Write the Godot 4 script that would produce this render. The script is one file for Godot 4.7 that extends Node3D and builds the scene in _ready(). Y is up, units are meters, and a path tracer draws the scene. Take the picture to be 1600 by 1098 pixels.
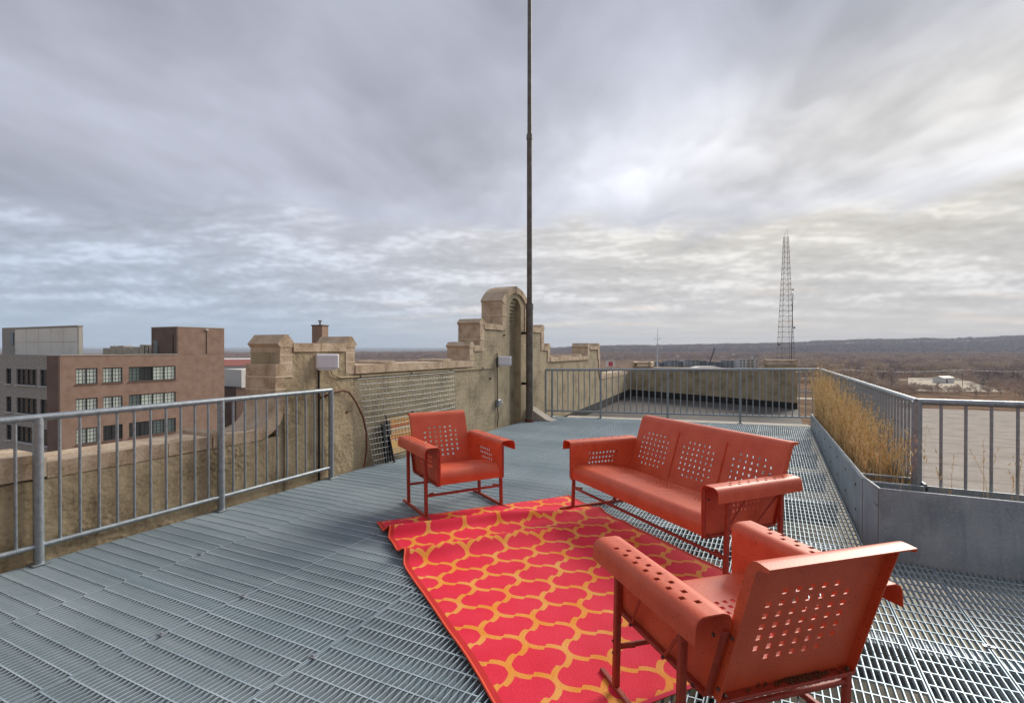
extends Node3D

# ------------------------------------------------------------------ mesh helper
class Geo:
	var v := PackedVector3Array()
	var n := PackedVector3Array()
	var uv := PackedVector2Array()
	var col := PackedColorArray()
	var tint := Color.WHITE
	var use_col := false

	func t3(a: Vector3, b: Vector3, c: Vector3, na: Vector3, nb: Vector3, nc: Vector3, ua := Vector2.ZERO, ub := Vector2.ZERO, uc := Vector2.ZERO) -> void:
		v.append(a); v.append(c); v.append(b)
		n.append(na); n.append(nc); n.append(nb)
		uv.append(ua); uv.append(uc); uv.append(ub)
		if use_col:
			col.append(tint); col.append(tint); col.append(tint)

	func tri(a: Vector3, b: Vector3, c: Vector3) -> void:
		var m := (b - a).cross(c - a).normalized()
		t3(a, b, c, m, m, m)

	func quad(a: Vector3, b: Vector3, c: Vector3, d: Vector3) -> void:
		tri(a, b, c)
		tri(a, c, d)

	func box(c: Vector3, s: Vector3, r := Basis.IDENTITY) -> void:
		var h := s * 0.5
		var p: Array[Vector3] = []
		for k in 8:
			p.append(c + r * Vector3(h.x if k & 1 else -h.x, h.y if k & 2 else -h.y, h.z if k & 4 else -h.z))
		quad(p[1], p[3], p[7], p[5])
		quad(p[0], p[4], p[6], p[2])
		quad(p[2], p[6], p[7], p[3])
		quad(p[0], p[1], p[5], p[4])
		quad(p[4], p[5], p[7], p[6])
		quad(p[0], p[2], p[3], p[1])

	# box with chamfered edges
	func cbox(c: Vector3, s: Vector3, b: float, r := Basis.IDENTITY) -> void:
		var h := s * 0.5
		var i := h - Vector3(b, b, b)
		for ax in 3:
			for sg in [-1.0, 1.0]:
				var q: Array[Vector3] = []
				for k in [[-1, -1], [1, -1], [1, 1], [-1, 1]]:
					var w := Vector3.ZERO
					w[ax] = h[ax] * sg
					w[(ax + 1) % 3] = i[(ax + 1) % 3] * k[0]
					w[(ax + 2) % 3] = i[(ax + 2) % 3] * k[1]
					q.append(c + r * w)
				if sg > 0: quad(q[0], q[1], q[2], q[3])
				else: quad(q[3], q[2], q[1], q[0])
		for ax in 3:
			var a1 := (ax + 1) % 3
			var a2 := (ax + 2) % 3
			for s1 in [-1.0, 1.0]:
				for s2 in [-1.0, 1.0]:
					var e: Array[Vector3] = []
					for k in [[-1.0, 0], [1.0, 0], [1.0, 1], [-1.0, 1]]:
						var w := Vector3.ZERO
						w[ax] = i[ax] * k[0]
						w[a1] = (h[a1] if k[1] == 0 else i[a1]) * s1
						w[a2] = (i[a2] if k[1] == 0 else h[a2]) * s2
						e.append(c + r * w)
					if s1 * s2 > 0: quad(e[0], e[1], e[2], e[3])
					else: quad(e[3], e[2], e[1], e[0])
		for k in 8:
			var sg := Vector3(1 if k & 1 else -1, 1 if k & 2 else -1, 1 if k & 4 else -1)
			var a := c + r * (Vector3(h.x, i.y, i.z) * sg)
			var d := c + r * (Vector3(i.x, h.y, i.z) * sg)
			var f := c + r * (Vector3(i.x, i.y, h.z) * sg)
			if sg.x * sg.y * sg.z > 0: tri(a, d, f)
			else: tri(a, f, d)

	# polygon in the plane (A,B) extruded along C between c0 and c1; A x B must point along C
	func prism(poly: PackedVector2Array, o: Vector3, A: Vector3, B: Vector3, C: Vector3, c0: float, c1: float) -> void:
		var p := poly.duplicate()
		var area := 0.0
		for k in p.size():
			var q := p[(k + 1) % p.size()]
			area += p[k].x * q.y - q.x * p[k].y
		if area < 0: p.reverse()
		if A.cross(B).dot(C) < 0: p.reverse()
		var idx := Geometry2D.triangulate_polygon(p)
		for k in range(0, idx.size(), 3):
			var a := o + A * p[idx[k]].x + B * p[idx[k]].y
			var b := o + A * p[idx[k + 1]].x + B * p[idx[k + 1]].y
			var c := o + A * p[idx[k + 2]].x + B * p[idx[k + 2]].y
			if (b - a).cross(c - a).dot(C) < 0:
				var t := b; b = c; c = t
			tri(a + C * c1, b + C * c1, c + C * c1)
			tri(a + C * c0, c + C * c0, b + C * c0)
		for k in p.size():
			var q := p[(k + 1) % p.size()]
			var a := o + A * p[k].x + B * p[k].y
			var b := o + A * q.x + B * q.y
			quad(a + C * c0, b + C * c0, b + C * c1, a + C * c1)

	func tube(pts: Array, r0: float, sides := 8, r1 := -1.0, caps := true) -> void:
		if r1 < 0: r1 = r0
		var rings := []
		var norms := []
		var up := Vector3.UP
		var d0: Vector3 = (pts[1] - pts[0]).normalized()
		if absf(d0.y) > 0.9: up = Vector3.RIGHT
		for k in pts.size():
			var d: Vector3
			if k == 0: d = (pts[1] - pts[0]).normalized()
			elif k == pts.size() - 1: d = (pts[k] - pts[k - 1]).normalized()
			else: d = ((pts[k + 1] - pts[k]).normalized() + (pts[k] - pts[k - 1]).normalized()).normalized()
			var x := up.cross(d).normalized()
			var y := d.cross(x).normalized()
			up = y
			var r := lerpf(r0, r1, float(k) / (pts.size() - 1))
			var ring := []
			var nr := []
			for j in sides:
				var a := TAU * j / sides
				var m := x * cos(a) + y * sin(a)
				nr.append(m)
				ring.append(pts[k] + m * r)
			rings.append(ring); norms.append(nr)
		for k in pts.size() - 1:
			for j in sides:
				var j2 := (j + 1) % sides
				t3(rings[k][j], rings[k][j2], rings[k + 1][j2], norms[k][j], norms[k][j2], norms[k + 1][j2])
				t3(rings[k][j], rings[k + 1][j2], rings[k + 1][j], norms[k][j], norms[k + 1][j2], norms[k + 1][j])
		if caps:
			for j in range(1, sides - 1):
				tri(rings[0][0], rings[0][j + 1], rings[0][j])
				var e: Array = rings[pts.size() - 1]
				tri(e[0], e[j], e[j + 1])

	# sheet metal: grid of points with thickness, cells in holes left open
	func sheet(us: PackedFloat32Array, vs: PackedFloat32Array, fn: Callable, hole: Callable, th: float) -> void:
		var nu := us.size()
		var nv := vs.size()
		var P := []
		var N := []
		for i in nu:
			var row := []
			for j in nv: row.append(fn.call(us[i], vs[j]))
			P.append(row)
		for i in nu:
			var row := []
			for j in nv:
				var du: Vector3 = P[mini(i + 1, nu - 1)][j] - P[maxi(i - 1, 0)][j]
				var dv: Vector3 = P[i][mini(j + 1, nv - 1)] - P[i][maxi(j - 1, 0)]
				row.append(du.cross(dv).normalized())
			N.append(row)
		var solid := func(i: int, j: int) -> bool:
			return i >= 0 and j >= 0 and i < nu - 1 and j < nv - 1 and not hole.call(i, j)
		for i in nu - 1:
			for j in nv - 1:
				if not solid.call(i, j): continue
				var q := [[i, j], [i + 1, j], [i + 1, j + 1], [i, j + 1]]
				var f := []
				var b := []
				var m := []
				for k in 4:
					var p: Vector3 = P[q[k][0]][q[k][1]]
					var nn: Vector3 = N[q[k][0]][q[k][1]]
					f.append(p + nn * th * 0.5); b.append(p - nn * th * 0.5); m.append(nn)
				t3(f[0], f[1], f[2], m[0], m[1], m[2]); t3(f[0], f[2], f[3], m[0], m[2], m[3])
				t3(b[0], b[2], b[1], -m[0], -m[2], -m[1]); t3(b[0], b[3], b[2], -m[0], -m[3], -m[2])
				if not solid.call(i, j - 1): quad(f[1], f[0], b[0], b[1])
				if not solid.call(i + 1, j): quad(f[2], f[1], b[1], b[2])
				if not solid.call(i, j + 1): quad(f[3], f[2], b[2], b[3])
				if not solid.call(i - 1, j): quad(f[0], f[3], b[3], b[0])

	func mesh(mat: Material) -> ArrayMesh:
		var arr := []
		arr.resize(Mesh.ARRAY_MAX)
		arr[Mesh.ARRAY_VERTEX] = v
		arr[Mesh.ARRAY_NORMAL] = n
		arr[Mesh.ARRAY_TEX_UV] = uv
		if use_col: arr[Mesh.ARRAY_COLOR] = col
		var m := ArrayMesh.new()
		m.add_surface_from_arrays(Mesh.PRIMITIVE_TRIANGLES, arr)
		m.surface_set_material(0, mat)
		return m

# ------------------------------------------------------------------ scene helpers
var used := {}
var M := {}
const TH := 0.460767  # yaw of the camera against the deck
const EYE := 1.45

func numbered(called: String) -> String:
	if not used.has(called):
		used[called] = 0
		return called
	used[called] += 1
	return "%s_%03d" % [called, used[called]]

func tag(o: Node, label := "", category := "", group := "", kind := "") -> Node:
	if label != "": o.set_meta("label", label)
	if category != "": o.set_meta("category", category)
	if group != "": o.set_meta("group", group)
	if kind != "": o.set_meta("kind", kind)
	return o

func thing(called: String, label: String, category: String, at := Vector3.ZERO, turn := 0.0, group := "") -> Node3D:
	var o := Node3D.new()
	o.name = numbered(called)
	add_child(o)
	o.position = at
	o.rotation.y = turn
	tag(o, label, category, group)
	return o

func struct(called: String) -> Node3D:
	var o := Node3D.new()
	o.name = numbered(called)
	add_child(o)
	tag(o, "", "", "", "structure")
	return o

func put(m: Mesh, called: String, parent: Node, at := Vector3.ZERO, basis := Basis.IDENTITY) -> MeshInstance3D:
	var o := MeshInstance3D.new()
	o.name = numbered(called) if parent == self else called
	o.mesh = m
	parent.add_child(o, true)
	o.transform = Transform3D(basis, at)
	return o

func part(g: Geo, called: String, mat: Material, parent: Node) -> MeshInstance3D:
	return put(g.mesh(mat), called, parent)

# a world point from a bearing (degrees right of the view axis) and a distance
func polar(px: float, d: float, y: float) -> Vector3:
	var a := (px - 800.0) / 825.0
	return Vector3((a * cos(TH) - sin(TH)) * d, y, (-a * sin(TH) - cos(TH)) * d)

func far_h(py: float, d: float) -> float:
	return EYE - (py - 544.0) * d / 825.0

func rng(s: int) -> RandomNumberGenerator:
	var r := RandomNumberGenerator.new()
	r.seed = s
	return r

func noise(s: int, f: float, oct := 4, kind := FastNoiseLite.TYPE_SIMPLEX_SMOOTH) -> FastNoiseLite:
	var z := FastNoiseLite.new()
	z.seed = s
	z.frequency = f
	z.noise_type = kind
	z.fractal_octaves = oct
	return z

# ------------------------------------------------------------------ materials
# grain image: coarse patches and fine grain mixed along a colour ramp
func grain(size: int, s: int, cols: Array, coarse := 0.012, fine := 0.11, share := 0.5, drip := 0.0, speck := Color(0, 0, 0, 0), least := 0.5) -> ImageTexture:
	var g := Gradient.new()
	g.offsets = PackedFloat32Array([])
	g.colors = PackedColorArray([])
	var offs := PackedFloat32Array()
	var cs := PackedColorArray()
	for k in cols.size():
		offs.append(float(k) / (cols.size() - 1)); cs.append(cols[k])
	g.offsets = offs; g.colors = cs
	var lut: Array[Color] = []
	for k in 256: lut.append(g.sample(k / 255.0))
	var a := noise(s, coarse, 4).get_seamless_image(size, size)
	var b := noise(s + 7, fine, 3).get_seamless_image(size, size)
	# runs of dirt: a pattern drawn out downwards
	var d := noise(s + 13, 0.03, 4).get_seamless_image(size, size / 8)
	d.resize(size, size, Image.INTERPOLATE_CUBIC)
	a.convert(Image.FORMAT_L8); b.convert(Image.FORMAT_L8); d.convert(Image.FORMAT_L8)
	var da := a.get_data()
	var db := b.get_data()
	var dd := d.get_data()
	var ds := PackedByteArray()
	if speck.a > 0.0:
		var e := noise(s + 21, 0.09, 3).get_seamless_image(size, size)
		e.convert(Image.FORMAT_L8)
		ds = e.get_data()
	var out := PackedByteArray()
	out.resize(size * size * 3)
	for k in size * size:
		var t := clampi(int((da[k] * (1.0 - share) + db[k] * share - 128.0) * 1.25 + 128.0 - drip * maxf(0.0, dd[k] - 140.0)), 0, 255)
		var c := lut[t]
		if speck.a > 0.0 and ds[k] > least * 255.0: c = c.lerp(speck, minf(speck.a, (ds[k] / 255.0 - least) * 12.0))
		out[k * 3] = c.r8; out[k * 3 + 1] = c.g8; out[k * 3 + 2] = c.b8
	return ImageTexture.create_from_image(Image.create_from_data(size, size, false, Image.FORMAT_RGB8, out))

func bump(size: int, s: int, f: float, strength: float, oct := 4) -> ImageTexture:
	var a := noise(s, f, oct).get_seamless_image(size, size)
	a.convert(Image.FORMAT_L8)
	a.bump_map_to_normal_map(strength)
	return ImageTexture.create_from_image(a)

func mat(called: String, color: Color, rough := 0.8, metal := 0.0, tex: Texture2D = null, scale := 1.0, nrm: Texture2D = null, nscale := 1.0, world := true) -> StandardMaterial3D:
	var m := StandardMaterial3D.new()
	m.resource_name = called
	m.albedo_color = color
	m.roughness = rough
	m.metallic = metal
	if tex:
		m.albedo_texture = tex
	if nrm:
		m.normal_enabled = true
		m.normal_texture = nrm
		m.normal_scale = nscale
	if tex or nrm:
		m.uv1_triplanar = true
		m.uv1_world_triplanar = world
		m.uv1_scale = Vector3.ONE * scale
	M[called] = m
	return m

func c8(r: int, g: int, b: int) -> Color:
	return Color8(r, g, b)

func materials() -> void:
	mat("galvanized", Color.WHITE, 0.45, 0.55, grain(512, 11, [c8(120, 128, 134), c8(150, 159, 165), c8(174, 182, 188)], 0.02, 0.2, 0.5, 0.5, Color(0.80, 0.82, 0.83, 0.5), 0.72), 1.6, bump(256, 12, 0.2, 1.0), 0.25)
	mat("grating_steel", Color.WHITE, 0.6, 0.65, grain(512, 14, [c8(148, 166, 177), c8(182, 199, 208), c8(206, 219, 226)], 0.008, 0.06, 0.35), 0.4)
	mat("planter_steel", Color.WHITE, 0.42, 0.4, grain(512, 15, [c8(132, 145, 153), c8(154, 166, 174), c8(174, 185, 192)], 0.008, 0.14, 0.35, 0.8, Color(0.82, 0.84, 0.85, 0.4), 0.78), 0.7, bump(256, 16, 0.1, 0.6), 0.2)
	mat("coral_paint", Color.WHITE, 0.46, 0.0, grain(512, 21, [c8(196, 82, 50), c8(209, 92, 58), c8(217, 104, 70)], 0.008, 0.3, 0.3, 0.0, Color(0.42, 0.17, 0.10, 0.75), 0.80), 1.3, bump(256, 22, 0.35, 0.5), 0.18, false)
	mat("frame_paint", Color.WHITE, 0.5, 0.0, grain(512, 24, [c8(140, 54, 38), c8(160, 63, 45), c8(174, 73, 53)], 0.02, 0.3, 0.4, 0.0, Color(0.28, 0.15, 0.10, 0.8), 0.74), 1.6, null, 1.0, false)
	mat("bolt_steel", c8(120, 112, 106), 0.45, 0.7)
	mat("rust_debris", c8(92, 62, 40), 0.95)
	mat("stucco", Color.WHITE, 0.92, 0.0, grain(1024, 31, [c8(126, 111, 86), c8(164, 148, 118), c8(178, 162, 131), c8(190, 175, 145)], 0.006, 0.06, 0.35, 0.7), 0.45, bump(512, 32, 0.06, 3.0), 0.5)
	mat("painted_brick", Color.WHITE, 0.9, 0.0, grain(1024, 33, [c8(120, 109, 88), c8(159, 146, 119), c8(174, 160, 132), c8(186, 172, 144)], 0.005, 0.08, 0.35, 0.18), 0.4, bump(512, 34, 0.09, 2.0), 0.4)
	mat("limestone", Color.WHITE, 0.9, 0.0, grain(1024, 35, [c8(126, 104, 80), c8(176, 154, 127), c8(198, 178, 153), c8(211, 195, 173)], 0.007, 0.07, 0.4, 0.0), 0.6, bump(512, 36, 0.07, 2.0), 0.45)
	mat("mortar", c8(214, 198, 172), 0.95)
	mat("black_flashing", Color.WHITE, 0.75, 0.0, grain(256, 38, [c8(20, 20, 21), c8(34, 33, 33), c8(48, 46, 45)], 0.02, 0.1, 0.5), 0.8)
	mat("roof_membrane", Color.WHITE, 0.85, 0.0, grain(512, 39, [c8(58, 55, 52), c8(74, 70, 66), c8(92, 88, 82)], 0.012, 0.1, 0.5), 0.35)
	mat("roof_gravel", Color.WHITE, 0.95, 0.0, grain(512, 40, [c8(140, 132, 114), c8(182, 173, 152), c8(208, 199, 178)], 0.02, 0.25, 0.65), 0.8)
	mat("concrete", Color.WHITE, 0.92, 0.0, grain(512, 41, [c8(150, 144, 133), c8(172, 165, 153), c8(188, 180, 167)], 0.02, 0.12, 0.5), 0.5)
	mat("pole_metal", Color.WHITE, 0.6, 0.35, grain(512, 42, [c8(96, 72, 54), c8(104, 98, 90), c8(116, 114, 108), c8(132, 131, 126)], 0.008, 0.1, 0.2), 0.9)
	mat("light_housing", c8(226, 228, 232), 0.4)
	mat("dark_metal", c8(44, 42, 42), 0.55, 0.3)
	mat("rust_hose", c8(104, 58, 40), 0.8)
	mat("soil", Color.WHITE, 1.0, 0.0, grain(256, 45, [c8(44, 32, 22), c8(70, 52, 36), c8(92, 70, 50)], 0.04, 0.2, 0.6), 1.5)
	mat("black_plastic", c8(22, 22, 24), 0.5)
	mat("mesh_wire", c8(164, 168, 168), 0.45, 0.5)
	mat("brick_brown", Color.WHITE, 0.92, 0.0, grain(1024, 51, [c8(126, 103, 88), c8(146, 120, 103), c8(156, 130, 113), c8(164, 140, 123)], 0.012, 0.16, 0.45), 0.05)
	mat("brick_dark", Color.WHITE, 0.92, 0.0, grain(512, 52, [c8(96, 76, 66), c8(112, 90, 79), c8(124, 101, 90)], 0.012, 0.16, 0.45), 0.06)
	mat("grey_concrete", Color.WHITE, 0.95, 0.0, grain(512, 53, [c8(124, 120, 112), c8(156, 152, 143), c8(180, 176, 168)], 0.03, 0.12, 0.5), 0.12)
	mat("beige_panel", Color.WHITE, 0.75, 0.0, grain(256, 54, [c8(216, 210, 196), c8(228, 222, 208), c8(234, 229, 216)], 0.01, 0.08, 0.4), 0.06)
	mat("coping_metal", c8(186, 180, 168), 0.6)
	mat("window_frame", c8(34, 34, 36), 0.6)
	mat("window_glass", c8(104, 120, 116), 0.12)
	mat("window_dark", c8(50, 56, 56), 0.1)
	mat("window_blind", c8(206, 218, 206), 0.3)
	mat("sill", c8(186, 184, 178), 0.85)
	mat("apartment_grey", c8(128, 130, 130), 0.9)
	mat("apartment_dark", c8(82, 86, 90), 0.9)
	mat("apartment_white", c8(196, 196, 192), 0.9)
	mat("apartment_tan", c8(178, 166, 146), 0.9)
	mat("tower_steel", c8(122, 108, 100), 0.7, 0.2)
	mat("mast_white", c8(196, 204, 208), 0.6)
	mat("sign_red", c8(196, 48, 60), 0.6)
	mat("white_paint", c8(222, 220, 214), 0.7)
	mat("blue_roof", c8(96, 118, 148), 0.6)
	mat("red_roof", c8(150, 84, 70), 0.8)
	mat("bark", c8(92, 80, 70), 0.95)
	mat("twigs", c8(178, 158, 144), 0.95)
	mat("twigs_dark", c8(160, 144, 138), 0.95)
	mat("twigs_pale", c8(190, 172, 152), 0.95)
	mat("brush", c8(178, 154, 136), 0.95)
	mat("evergreen", c8(44, 52, 40), 0.95)
	var vc := mat("dry_stalk", Color.WHITE, 0.85)
	vc.vertex_color_use_as_albedo = true
	vc.backlight_enabled = true
	vc.backlight = Color(0.25, 0.18, 0.08)
	var g2 := mat("dead_grass", Color.WHITE, 1.0, 0.0, grain(1024, 61, [c8(88, 72, 60), c8(112, 92, 76), c8(138, 114, 90), c8(160, 136, 106)], 0.012, 0.09, 0.4), 0.004)
	g2.roughness = 1.0
	mat("gravel_lot", Color.WHITE, 1.0, 0.0, grain(512, 62, [c8(176, 164, 146), c8(204, 192, 172), c8(220, 210, 192)], 0.02, 0.1, 0.5), 0.02)
	mat("lot_concrete", Color.WHITE, 0.95, 0.0, grain(1024, 63, [c8(150, 142, 132), c8(170, 161, 150), c8(184, 175, 163)], 0.01, 0.1, 0.4), 0.012)
	mat("asphalt", Color.WHITE, 0.95, 0.0, grain(512, 64, [c8(96, 94, 92), c8(112, 110, 107), c8(126, 123, 120)], 0.02, 0.1, 0.5), 0.03)
	mat("far_wood", Color.WHITE, 1.0, 0.0, grain(1024, 65, [c8(52, 45, 44), c8(66, 57, 55), c8(80, 70, 66), c8(92, 80, 74)], 0.03, 0.16, 0.5), 0.003)
	for k in ["dead_grass", "gravel_lot", "lot_concrete", "asphalt", "far_wood", "twigs", "twigs_dark", "twigs_pale", "brush", "bark"]:
		M[k].metallic_specular = 0.0
# ------------------------------------------------------------------ sky
func sky_image() -> Image:
	var W := 2048
	var H := 1024
	var rows := 534
	var big := noise(3, 0.55, 3)
	var streak := noise(5, 0.8, 4)
	var ripple := noise(8, 1.0, 4)
	var veil := noise(9, 1.0, 3)
	var data := PackedByteArray()
	data.resize(W * rows * 3)
	var ground := c8(112, 106, 98)
	var cool := Vector3(0.945, 0.968, 1.045)
	var bluec := Vector3(0.905, 0.975, 1.065)
	var wrm := Vector3(1.022, 1.005, 0.972)
	for y in rows:
		var e := PI * (0.5 - (y + 0.5) / H)
		var ed := rad_to_deg(e)
		var k := 1.0 / (maxf(sin(e), 0.0) + 0.075)
		var ce := cos(e)
		var hz := smoothstep(5.5, 0.0, ed)
		for x in W:
			var az := wrapf(TAU * (x + 0.5) / W + TH, -PI, PI)   # right of the view axis
			var ad := rad_to_deg(az)
			var a2 := az - 0.11
			var s := ce * cos(a2) * k
			var t := ce * sin(a2) * k
			# high sheet: broad soft bands lying along one wind direction, mottled finely
			var n1 := big.get_noise_2d(t * 0.95 + 3.0, s * 0.5)
			var n2 := streak.get_noise_2d(t * 1.2 - n1 * 0.8, s * 0.6 + 11.0)
			var n3 := ripple.get_noise_2d(t * 3.4 + n1 * 1.5, s * 2.3 + n2)
			var L := 0.722 + 0.11 * n1 + 0.085 * n2 * smoothstep(8.0, 22.0, ed) + 0.028 * n3
			# the sun stands behind the cover, ahead to the right
			var glow := exp(-pow((ad - 44.0) / 36.0, 2.0) - pow((ed - 18.0 - 0.06 * (ad - 20.0)) / 9.0, 2.0))
			var wide := exp(-pow((ad - 30.0) / 62.0, 2.0) - pow((ed - 9.0) / 20.0, 2.0))
			L += glow * (0.25 + 0.12 * n2 + 0.15 * n1 + 0.05 * n3) + 0.04 * wide
			var edge := 12.6 + 2.2 * n1 + 2.2 * n2 + 0.8 * n3
			var low := smoothstep(edge + 1.4, edge - 1.8, ed)
			var warm := clampf(0.75 * glow + 0.7 * wide * low, 0.0, 1.0)
			var blue := clampf((-ad + 8.0) / 40.0, 0.0, 1.0)
			if low > 0.0:
				# lower rippled deck with thin places where the brighter air shows
				var r1 := ripple.get_noise_2d(t * 5.0 + n2 * 0.8, s * 9.5)
				var r2 := veil.get_noise_2d(t * 0.75 + 40.0, s * 1.25)
				var fine := smoothstep(0.8, 5.0, ed)
				var Ll := 0.745 + 0.06 * r1 * fine + 0.085 * r2 + 0.06 * smoothstep(0.1, 0.7, r1 * 0.7 + r2 + 0.1) * fine + 0.085 * wide
				L = lerpf(L, Ll, low)
			var c := cool.lerp(bluec, blue * smoothstep(17.0, 4.0, ed)).lerp(wrm, warm * (1.0 - blue * 0.6)) * L
			var hc := Vector3(0.69, 0.762, 0.835).lerp(Vector3(0.87, 0.845, 0.81), clampf((ad + 24.0) / 46.0, 0.0, 1.0))
			# long thin bars of light low over the land
			var bar := smoothstep(0.2, 0.6, veil.get_noise_2d(t * 0.35 + 7.0, s * 0.8 + 2.0)) * smoothstep(0.8, 2.0, ed) * wide
			c = c.lerp(hc, hz * 0.8) + Vector3(0.08, 0.05, 0.02) * bar * smoothstep(8.0, 3.0, ed)
			if ed < 0.0: c = c.lerp(Vector3(ground.r, ground.g, ground.b), smoothstep(-1.2, -5.0, ed))
			var o := (y * W + x) * 3
			data[o] = clampi(int(c.x * 255.0), 0, 255)
			data[o + 1] = clampi(int(c.y * 255.0), 0, 255)
			data[o + 2] = clampi(int(c.z * 255.0), 0, 255)
	var row := PackedByteArray()
	for x in W:
		row.append(ground.r8); row.append(ground.g8); row.append(ground.b8)
	for y in range(rows, H): data.append_array(row)
	return Image.create_from_data(W, H, false, Image.FORMAT_RGB8, data)

func light_and_camera() -> void:
	var cam := Camera3D.new()
	cam.name = "camera"
	add_child(cam)
	cam.position = Vector3(0, EYE, 0)
	cam.rotation = Vector3(-0.00606, TH, 0)
	cam.fov = 67.28
	cam.near = 0.05
	cam.far = 12000.0
	cam.current = true
	var env := Environment.new()
	env.background_mode = Environment.BG_SKY
	var sky := Sky.new()
	var pm := PanoramaSkyMaterial.new()
	pm.panorama = ImageTexture.create_from_image(sky_image())
	sky.sky_material = pm
	env.sky = sky
	env.background_energy_multiplier = 0.41
	env.tonemap_mode = Environment.TONE_MAPPER_LINEAR
	env.tonemap_exposure = 2.55
	env.ssao_enabled = true
	env.ssil_enabled = true
	env.sdfgi_enabled = true
	env.fog_enabled = true
	env.fog_density = 0.00013
	env.fog_light_color = c8(186, 198, 216)
	var we := WorldEnvironment.new()
	we.name = "world_environment"
	we.environment = env
	add_child(we)
	var sun := DirectionalLight3D.new()
	sun.name = "sun"
	add_child(sun)
	sun.light_energy = 0.5
	sun.light_angular_distance = 26.0
	sun.light_color = Color(1.0, 0.965, 0.91)
	sun.shadow_enabled = true
	# towards the sun: ahead to the right, fairly high behind the cloud
	var az := deg_to_rad(44.0) - TH
	var el := deg_to_rad(30.0)
	var to := Vector3(sin(az) * cos(el), sin(el), -cos(az) * cos(el))
	sun.basis = Basis.looking_at(-to, Vector3.UP)
# ------------------------------------------------------------------ the terrace
const XL := -4.5      # inner face of the parapet
const XR := 0.61      # foot of the planter
const ZC := -9.21     # axis of the stepped gable

func grating() -> void:
	var deck := struct("grating_deck")
	var p := 0.03126
	var rp := 0.1062
	# panels: x from, x to, z near, z far, offset of the rods
	var xs := [-4.46, -3.626, -2.782, -1.938, -1.094, -0.25, 0.594]
	var offs := [0.035, 0.012, 0.0, 0.054, 0.02, 0.061]
	var list := []
	for k in 6:
		var zf := lerpf(-10.50, -11.30, (xs[k] + 4.46) / 5.05)
		list.append([xs[k], xs[k + 1], 0.53, -3.02, offs[k]])
		list.append([xs[k], xs[k + 1], -3.028, -8.1, offs[k] + 0.03])
		list.append([xs[k], xs[k + 1], -8.108, zf, offs[k]])
	for a in [[0.594, 0.94, 0.03], [0.94, 1.784, 0.0], [1.784, 2.63, 0.05]]:
		list.append([a[0], a[1], 0.53, -4.371, a[2]])
	for a in list:
		var gp := Node3D.new()
		gp.name = "grating_panel"
		deck.add_child(gp, true)
		var g := Geo.new()
		var x0: float = a[0] + 0.004
		var x1: float = a[1] - 0.004
		var n := int(round((x1 - x0) / p))
		for k in n + 1:
			var x := lerpf(x0 + 0.0025, x1 - 0.0025, float(k) / n)
			g.box(Vector3(x, -0.0135, (a[2] + a[3]) * 0.5), Vector3(0.0048, 0.027, absf(a[2] - a[3])))
		var b := part(g, "bearing_bars", M.grating_steel, gp)
		tag(b, "", "", "", "stuff")
		g = Geo.new()
		var z: float = a[2] - 0.04 - a[4]
		while z > a[3] + 0.02:
			g.box(Vector3((x0 + x1) * 0.5, -0.0035, z), Vector3(x1 - x0, 0.0075, 0.0068))
			z -= rp
		tag(part(g, "cross_rods", M.grating_steel, gp), "", "", "", "stuff")
	# saddle clips holding the panels
	for q in [Vector3(-1.94, 0, -1.80), Vector3(-2.78, 0, -1.60), Vector3(-2.78, 0, -2.06), Vector3(-3.62, 0, -2.35), Vector3(0.94, 0, -3.32), Vector3(-2.78, 0, -3.2), Vector3(-1.1, 0, -8.4), Vector3(-0.25, 0, -9.2)]:
		var g := Geo.new()
		g.cbox(q + Vector3(0, 0.003, 0), Vector3(0.05, 0.004, 0.03), 0.001)
		g.tube([q + Vector3(0, 0.004, 0), q + Vector3(0, 0.010, 0)], 0.007, 6)
		part(g, "panel_clip", M.galvanized, deck)
	# steel under the deck
	for k in 9:
		var z := 0.70 - 1.32 * k
		var g := Geo.new()
		var x1 := 2.7 if z > -4.3 else 0.60
		if z > 0.5: continue
		g.box(Vector3((x1 + XL) * 0.5, -0.046, z), Vector3(x1 - XL - 0.1, 0.012, 0.13))
		g.box(Vector3((x1 + XL) * 0.5, -0.142, z), Vector3(x1 - XL - 0.1, 0.178, 0.010))
		g.box(Vector3((x1 + XL) * 0.5, -0.238, z), Vector3(x1 - XL - 0.1, 0.012, 0.13))
		part(g, "floor_beam", M.galvanized, deck)
	for x in [-3.626, -1.938, -0.25]:
		var g := Geo.new()
		g.box(Vector3(x, -0.252, -4.7), Vector3(0.16, 0.012, 12.6))
		g.box(Vector3(x, -0.33, -4.7), Vector3(0.012, 0.14, 12.6))
		g.box(Vector3(x, -0.41, -4.7), Vector3(0.16, 0.012, 12.6))
		part(g, "girder", M.galvanized, deck)
		for z in [0.9, -3.0, -6.9, -10.4]:
			g = Geo.new()
			g.box(Vector3(x, -0.52, z), Vector3(0.12, 0.20, 0.12))
			part(g, "support_stub", M.galvanized, deck)

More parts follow.
